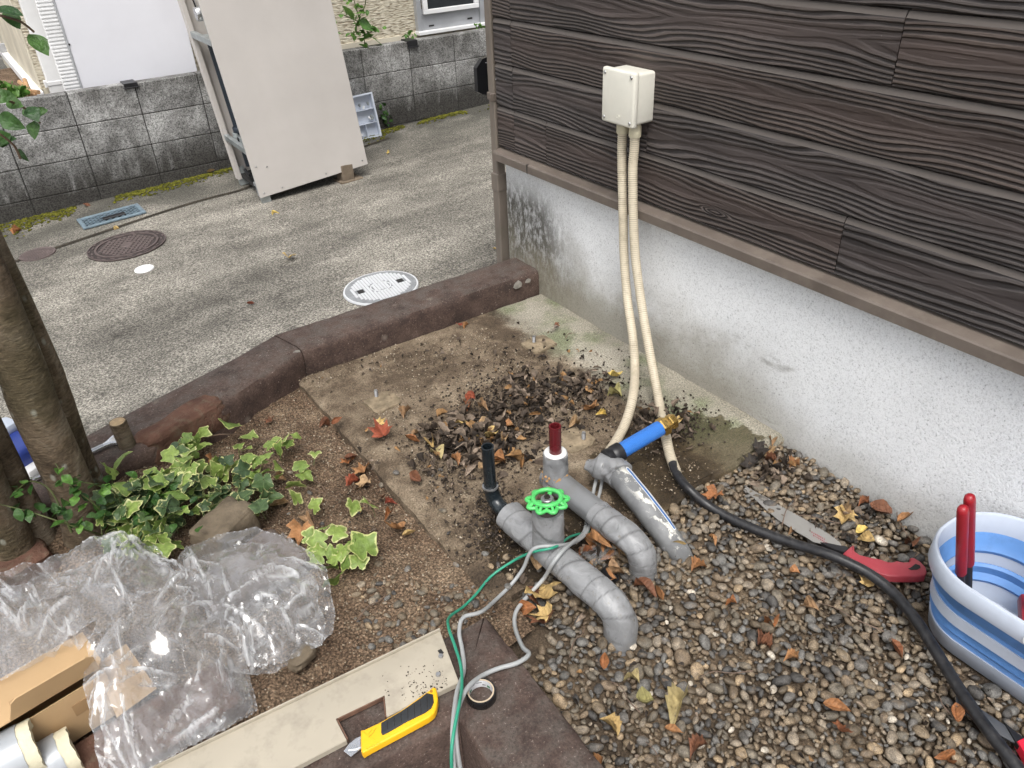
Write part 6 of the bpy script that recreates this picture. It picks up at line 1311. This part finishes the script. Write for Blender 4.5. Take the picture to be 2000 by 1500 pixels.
for k in range(60): put_leaf(g2, FR[rv_.randrange(3)], PY(rv_.uniform(-20, 50), 182 + rv_.gauss(0, 7), 5.95), rv_.uniform(.04, .08), None, .8)
for (x0_, y0_, x1_, y1_) in [(38, 160, 70, 188), (48, 156, 60, 188), (30, 175, 75, 180)]: mb = MB(); mb.cyl(PY(x0_, y0_, 6.2), PY(x1_, y1_, 5.95), .014, 8); mb.build('cut_stem', M['tanwood'], g2, w=True)

# spanner and blue tool on the angled kerb
M['chrome'] = plain('chrome_vanadium', (.66, .67, .69), .22, .9, .1, 20, .03)
a, b = P(236, 852, .112), P(130, 905, .108); d = (b - a).normalized(); sn = Vector((-d.y, d.x, 0)); spn = thing('spanner', 'chrome open-ended spanner lying on the angled kerb', 'spanner', a)
def loc(u, v): q = a + d * u + sn * v; return (q.x, q.y)
mb = MB(); mb.prism([loc(-.006, -.02), loc(.012, -.010), loc(.014, -.002), loc(.012, .006), loc(-.012, .014), loc(-.004, .024), loc(.02, .021), loc(.034, .010), loc(.045, .008), loc(.24, .0085), loc(.24, -.0085), loc(.045, -.008), loc(.034, -.013), loc(.015, -.024)], .104, .112, .0015); mb.build('body', M['chrome'], spn, True, 35, w=True)
mb = MB(); mb.prism([loc(.05, .0035), loc(.22, .004), loc(.22, -.004), loc(.05, -.0035)], .1115, .1127, 0); mb.build('recess', plain('dark_chrome', (.35, .36, .38), .35, .8), spn, False, w=True)
q = P(38, 905, .1); bt = thing('power_tool', 'blue and white cordless tool resting on the kerb behind the trunks', 'power tool', (q.x, q.y, .1))
M['toolb'] = plain('navy_blue_plastic', (.03, .055, .26), .4); mb = MB(); mb.box((q.x, q.y, .145), (.1, .15, .07), Matrix.Rotation(.5, 3, 'Z'), .018, 3); mb.build('casing', M['toolb'], bt, w=True)
mb = MB(); mb.box((q.x - .01, q.y + .05, .19), (.08, .06, .03), Matrix.Rotation(.5, 3, 'Z'), .01, 2); mb.build('cap', M['bgrey'], bt, w=True)
mb = MB(); mb.box((q.x + .03, q.y - .07, .115), (.06, .06, .03), Matrix.Rotation(.5, 3, 'Z'), .008, 2); mb.build('chuck', M['white'], bt, w=True)

# ================================================================== clear plastic bag
def m_film(name, haze):
    g = G(name); fc0 = g.n('LayerWeight', {'Blend': .5}).outputs['Facing']; fr_ = g.math('ADD', .045, g.math('MULTIPLY', g.math('POWER', fc0, 4.0), .75)); p = g.pos(); cr = g.attr('cr').outputs['Fac']
    tr = g.n('BsdfTransparent', {'Color': (.975, .98, .985)}); gl = g.n('BsdfGlossy', {'Color': (1, 1, 1), 'Roughness': .12}); df = g.n('BsdfDiffuse', {'Color': (.93, .94, .96)}); tl = g.n('BsdfTranslucent', {'Color': (.93, .94, .96)})
    m1 = g.n('MixShader', {0: .45}); g.t.links.new(df.outputs[0], m1.inputs[1]); g.t.links.new(tl.outputs[0], m1.inputs[2])
    fac = g.n('LayerWeight', {'Blend': .4}).outputs['Facing']; vein = g.rng(g.noise(g.map(p, (1, 1, 1)), 16, 4, .6, 1.2), .45, .75, 0, .09)
    hz = g.math('ADD', g.math('ADD', g.math('MULTIPLY', g.math('POWER', fac, 2.5), .30), vein), g.math('ADD', g.math('MULTIPLY', cr, .75), haze), True)
    m2 = g.n('MixShader', {0: hz}); g.t.links.new(tr.outputs[0], m2.inputs[1]); g.t.links.new(m1.outputs[0], m2.inputs[2])
    m3 = g.n('MixShader', {0: g.math('MULTIPLY', fr_, 1.4, True)}); g.t.links.new(m2.outputs[0], m3.inputs[1]); g.t.links.new(gl.outputs[0], m3.inputs[2]); g.t.links.new(m3.outputs[0], g.out.inputs[0]); return g.m
M['film'] = m_film('clear_polythene', .115)
OUT = [(-70, 1125), (0, 1118), (60, 1100), (130, 1080), (180, 1055), (215, 1040), (240, 1037), (270, 1050), (330, 1083), (346, 1090), (380, 1062), (440, 1043), (500, 1029), (520, 1032), (560, 1054), (615, 1083), (640, 1120), (645, 1160), (655, 1200), (650, 1235), (630, 1260), (590, 1275), (550, 1300), (510, 1306), (480, 1303), (490, 1330), (505, 1385), (440, 1425), (380, 1450), (300, 1490), (250, 1530), (200, 1530), (190, 1470), (175, 1400), (163, 1330), (170, 1260), (186, 1212), (160, 1225), (110, 1265), (60, 1290), (0, 1330), (-70, 1345)]
HT = [(235, 1045, .20), (330, 1085, .13), (380, 1068, .07), (500, 1035, .075), (615, 1085, .085), (650, 1200, .06), (600, 1270, .03), (500, 1305, .04), (505, 1385, .05), (420, 1440, .085), (230, 1520, .10), (235, 1330, .165), (300, 1340, .12), (170, 1330, .165), (100, 1150, .12), (-60, 1130, .12), (-60, 1330, .15), (60, 1285, .16), (175, 1225, .185), (420, 1190, .085), (330, 1250, .14), (470, 1110, .075), (560, 1150, .06), (540, 1230, .055), (240, 1150, .17), (380, 1380, .085), (640, 1130, .09)]
def hgt(px, py):
    s_ = w_ = 0
    for a_, b_, z in HT: k = 1 / ((px - a_) ** 2 + (py - b_) ** 2 + 300) ** 1.3; s_ += k * z; w_ += k
    return s_ / w_
def tri(v): v = v % 1.0; return abs(v - .5) * 2
def facet(x, y, s_, seed):            # flat facets with sharp creases: distance to scattered cell borders
    d, pts = mnoise.voronoi(Vector((x * s_, y * s_, seed)), distance_metric='DISTANCE'); c = pts[0]; q = Vector((x * s_, y * s_, seed)) - c
    h_ = mnoise.cell_vector(c * 13.7 + Vector((.5, .5, .5))); return q.x * (h_.x - .5) + q.y * (h_.y - .5) 
SEG = []; rs = random.Random(77)
for cx, cy, n_, a0, a1, l0, l1 in ((236, 1045, 15, 15, 165, 70, 250), (425, 1188, 17, 0, 360, 50, 170), (640, 1138, 8, 110, 250, 50, 150), (490, 1300, 7, 180, 400, 40, 130), (60, 1190, 9, 0, 360, 50, 150), (238, 1335, 8, 0, 360, 50, 160), (570, 1230, 8, 0, 360, 30, 90), (400, 1400, 7, 0, 360, 40, 120)):
    for k in range(n_):
        a_ = R(lerp(a0, a1, (k + rs.uniform(.1, .9)) / n_)); L = rs.uniform(l0, l1); o_ = rs.uniform(.0, .5) * L; jx, jy = rs.gauss(0, 20), rs.gauss(0, 14); SEG.append((cx + jx + o_ * math.cos(a_), cy + jy + o_ * math.sin(a_), cx + jx + L * math.cos(a_ + rs.uniform(-.35, .35)), cy + jy + L * math.sin(a_ + rs.uniform(-.35, .35)) * .85, rs.uniform(.006, .020), rs.uniform(9, 20), rs.random()))
for k in range(38):
    x_, y_, a_, L = rs.uniform(-40, 640), rs.uniform(1060, 1480), rs.uniform(.6, 2.6), rs.uniform(40, 170); SEG.append((x_, y_, x_ + L * math.cos(a_), y_ + L * math.sin(a_), rs.uniform(.006, .016), rs.uniform(10, 24), rs.random()))
def creases(px, py, flip):
    best = 0.0; cr = 0.0
    for (x0_, y0_, x1_, y1_, h_, w_, sd_) in SEG:
        dx, dy = x1_ - x0_, y1_ - y0_; qx, qy = px - x0_, py - y0_
        t = max(0, min(1, (qx * dx + qy * dy) / (dx * dx + dy * dy))); d = math.hypot(qx - dx * t, qy - dy * t)
        if d < w_:
            e = (1 - d / w_) * h_ * (.35 + .65 * math.sin(math.pi * min(1, t * .9 + .1))) * (-1 if (sd_ < .4) != flip else 1)
            if abs(e) > abs(best): best = e
            if sd_ > .35: cr = max(cr, (1 - d / 4.0) * (1 - .6 * t) * (.35 + .9 * sd_))
    return best, max(0, cr)
def crumple(px, py, x, y, seed, amp):
    e, cr = creases(px, py, seed > 5)
    wx, wy = x + .02 * nz(x, y, 4, 14), y + .02 * nz(x, y, 8, 14); z = facet(wx, wy, 5.0, seed) * .085 + facet(wx + .3, wy, 11, seed + 3) * .014 + .012 * nz(x, y, seed, 9) + e * 1.3
    return z * amp, cr
def bag_layer(name, step, seed, drop, amp, shrink, parent):
    cx, cy = 300, 1220; out = [(cx + (x - cx) * shrink, cy + (y - cy) * shrink) for x, y in OUT]; ob = []
    for (a_, b_) in zip(out, out[1:] + out[:1]):
        n = max(1, int(math.dist(a_, b_) / step)); ob += [Vector((lerp(a_[0], b_[0], k / n) + 7 * nz(lerp(a_[0], b_[0], k / n) * .03, lerp(a_[1], b_[1], k / n) * .03, seed, 1), lerp(a_[1], b_[1], k / n) + 7 * nz(lerp(a_[1], b_[1], k / n) * .03, lerp(a_[0], b_[0], k / n) * .03, seed, 1))) for k in range(n)]
    nb = len(ob); pts = list(ob); rg = random.Random(seed)
    def inside(x, y):
        c_ = False; j = nb - 1
        for i in range(nb):
            if (ob[i].y > y) != (ob[j].y > y) and x < (ob[j].x - ob[i].x) * (y - ob[i].y) / (ob[j].y - ob[i].y) + ob[i].x: c_ = not c_
            j = i
        return c_
    y = 1030
    while y < 1535:
        x = -75
        while x < 660:
            qx, qy = x + rg.uniform(-.3, .3) * step, y + rg.uniform(-.3, .3) * step
            if inside(qx, qy): pts.append(Vector((qx, qy)))
            x += step
        y += step
    res = mgeo.delaunay_2d_cdt(pts, [(i, (i + 1) % nb) for i in range(nb)], [list(range(nb))], 1, .01)
    mb = MB(); crs = []
    for v in res[0]:
        h0 = hgt(v.x, v.y); q = P(v.x, v.y, h0); edge = min((v - o).length for o in ob[::3]); cz, cr = crumple(v.x, v.y, q.x, q.y, seed, amp); z = max(.012 + .06 * (q.y < 1.07), h0 - drop + .032 * sst(0, 70, edge) + cz * sst(-8, 22, edge)); mb.v.append((q.x, q.y, z)); crs.append(min(1, cr + .5 * max(0, 1 - edge / 4)))
    mb.a['cr'] = crs; mb.f = [tuple(f) for f in res[2]]; return mb.build(name, M['film'], parent, True, 24, w=True)
bag = thing('plastic_bag', 'large crumpled clear plastic bag lying over the box, soil and ivy', 'plastic bag', P(330, 1250, .0))
bag_layer('upper_film', 4.2, 2, 0.0, 1.0, 1.0, bag); bag_layer('lower_film', 7.0, 11, .03, .7, .93, bag)
# small scrap of clear film between the pipes
q = P(1170, 1082, .0); mb = MB(); rg = random.Random(3); n = 9
for j in range(n):
    for i in range(n): mb.v.append((q.x + (i - 4) * .009, q.y + (j - 4) * .007, gravel_z(q.x, q.y) + .03 + facet(i * .009, j * .009, 70, 3) * .02 + rg.uniform(0, .004)))
mb.f = [(j * n + i, j * n + i + 1, (j + 1) * n + i + 1, (j + 1) * n + i) for j in range(n - 1) for i in range(n - 1)]; tag(mb.build('film_scrap', M['film'], None, True, 20), 'crumpled scrap of clear film between the two front pipes', 'plastic scrap')
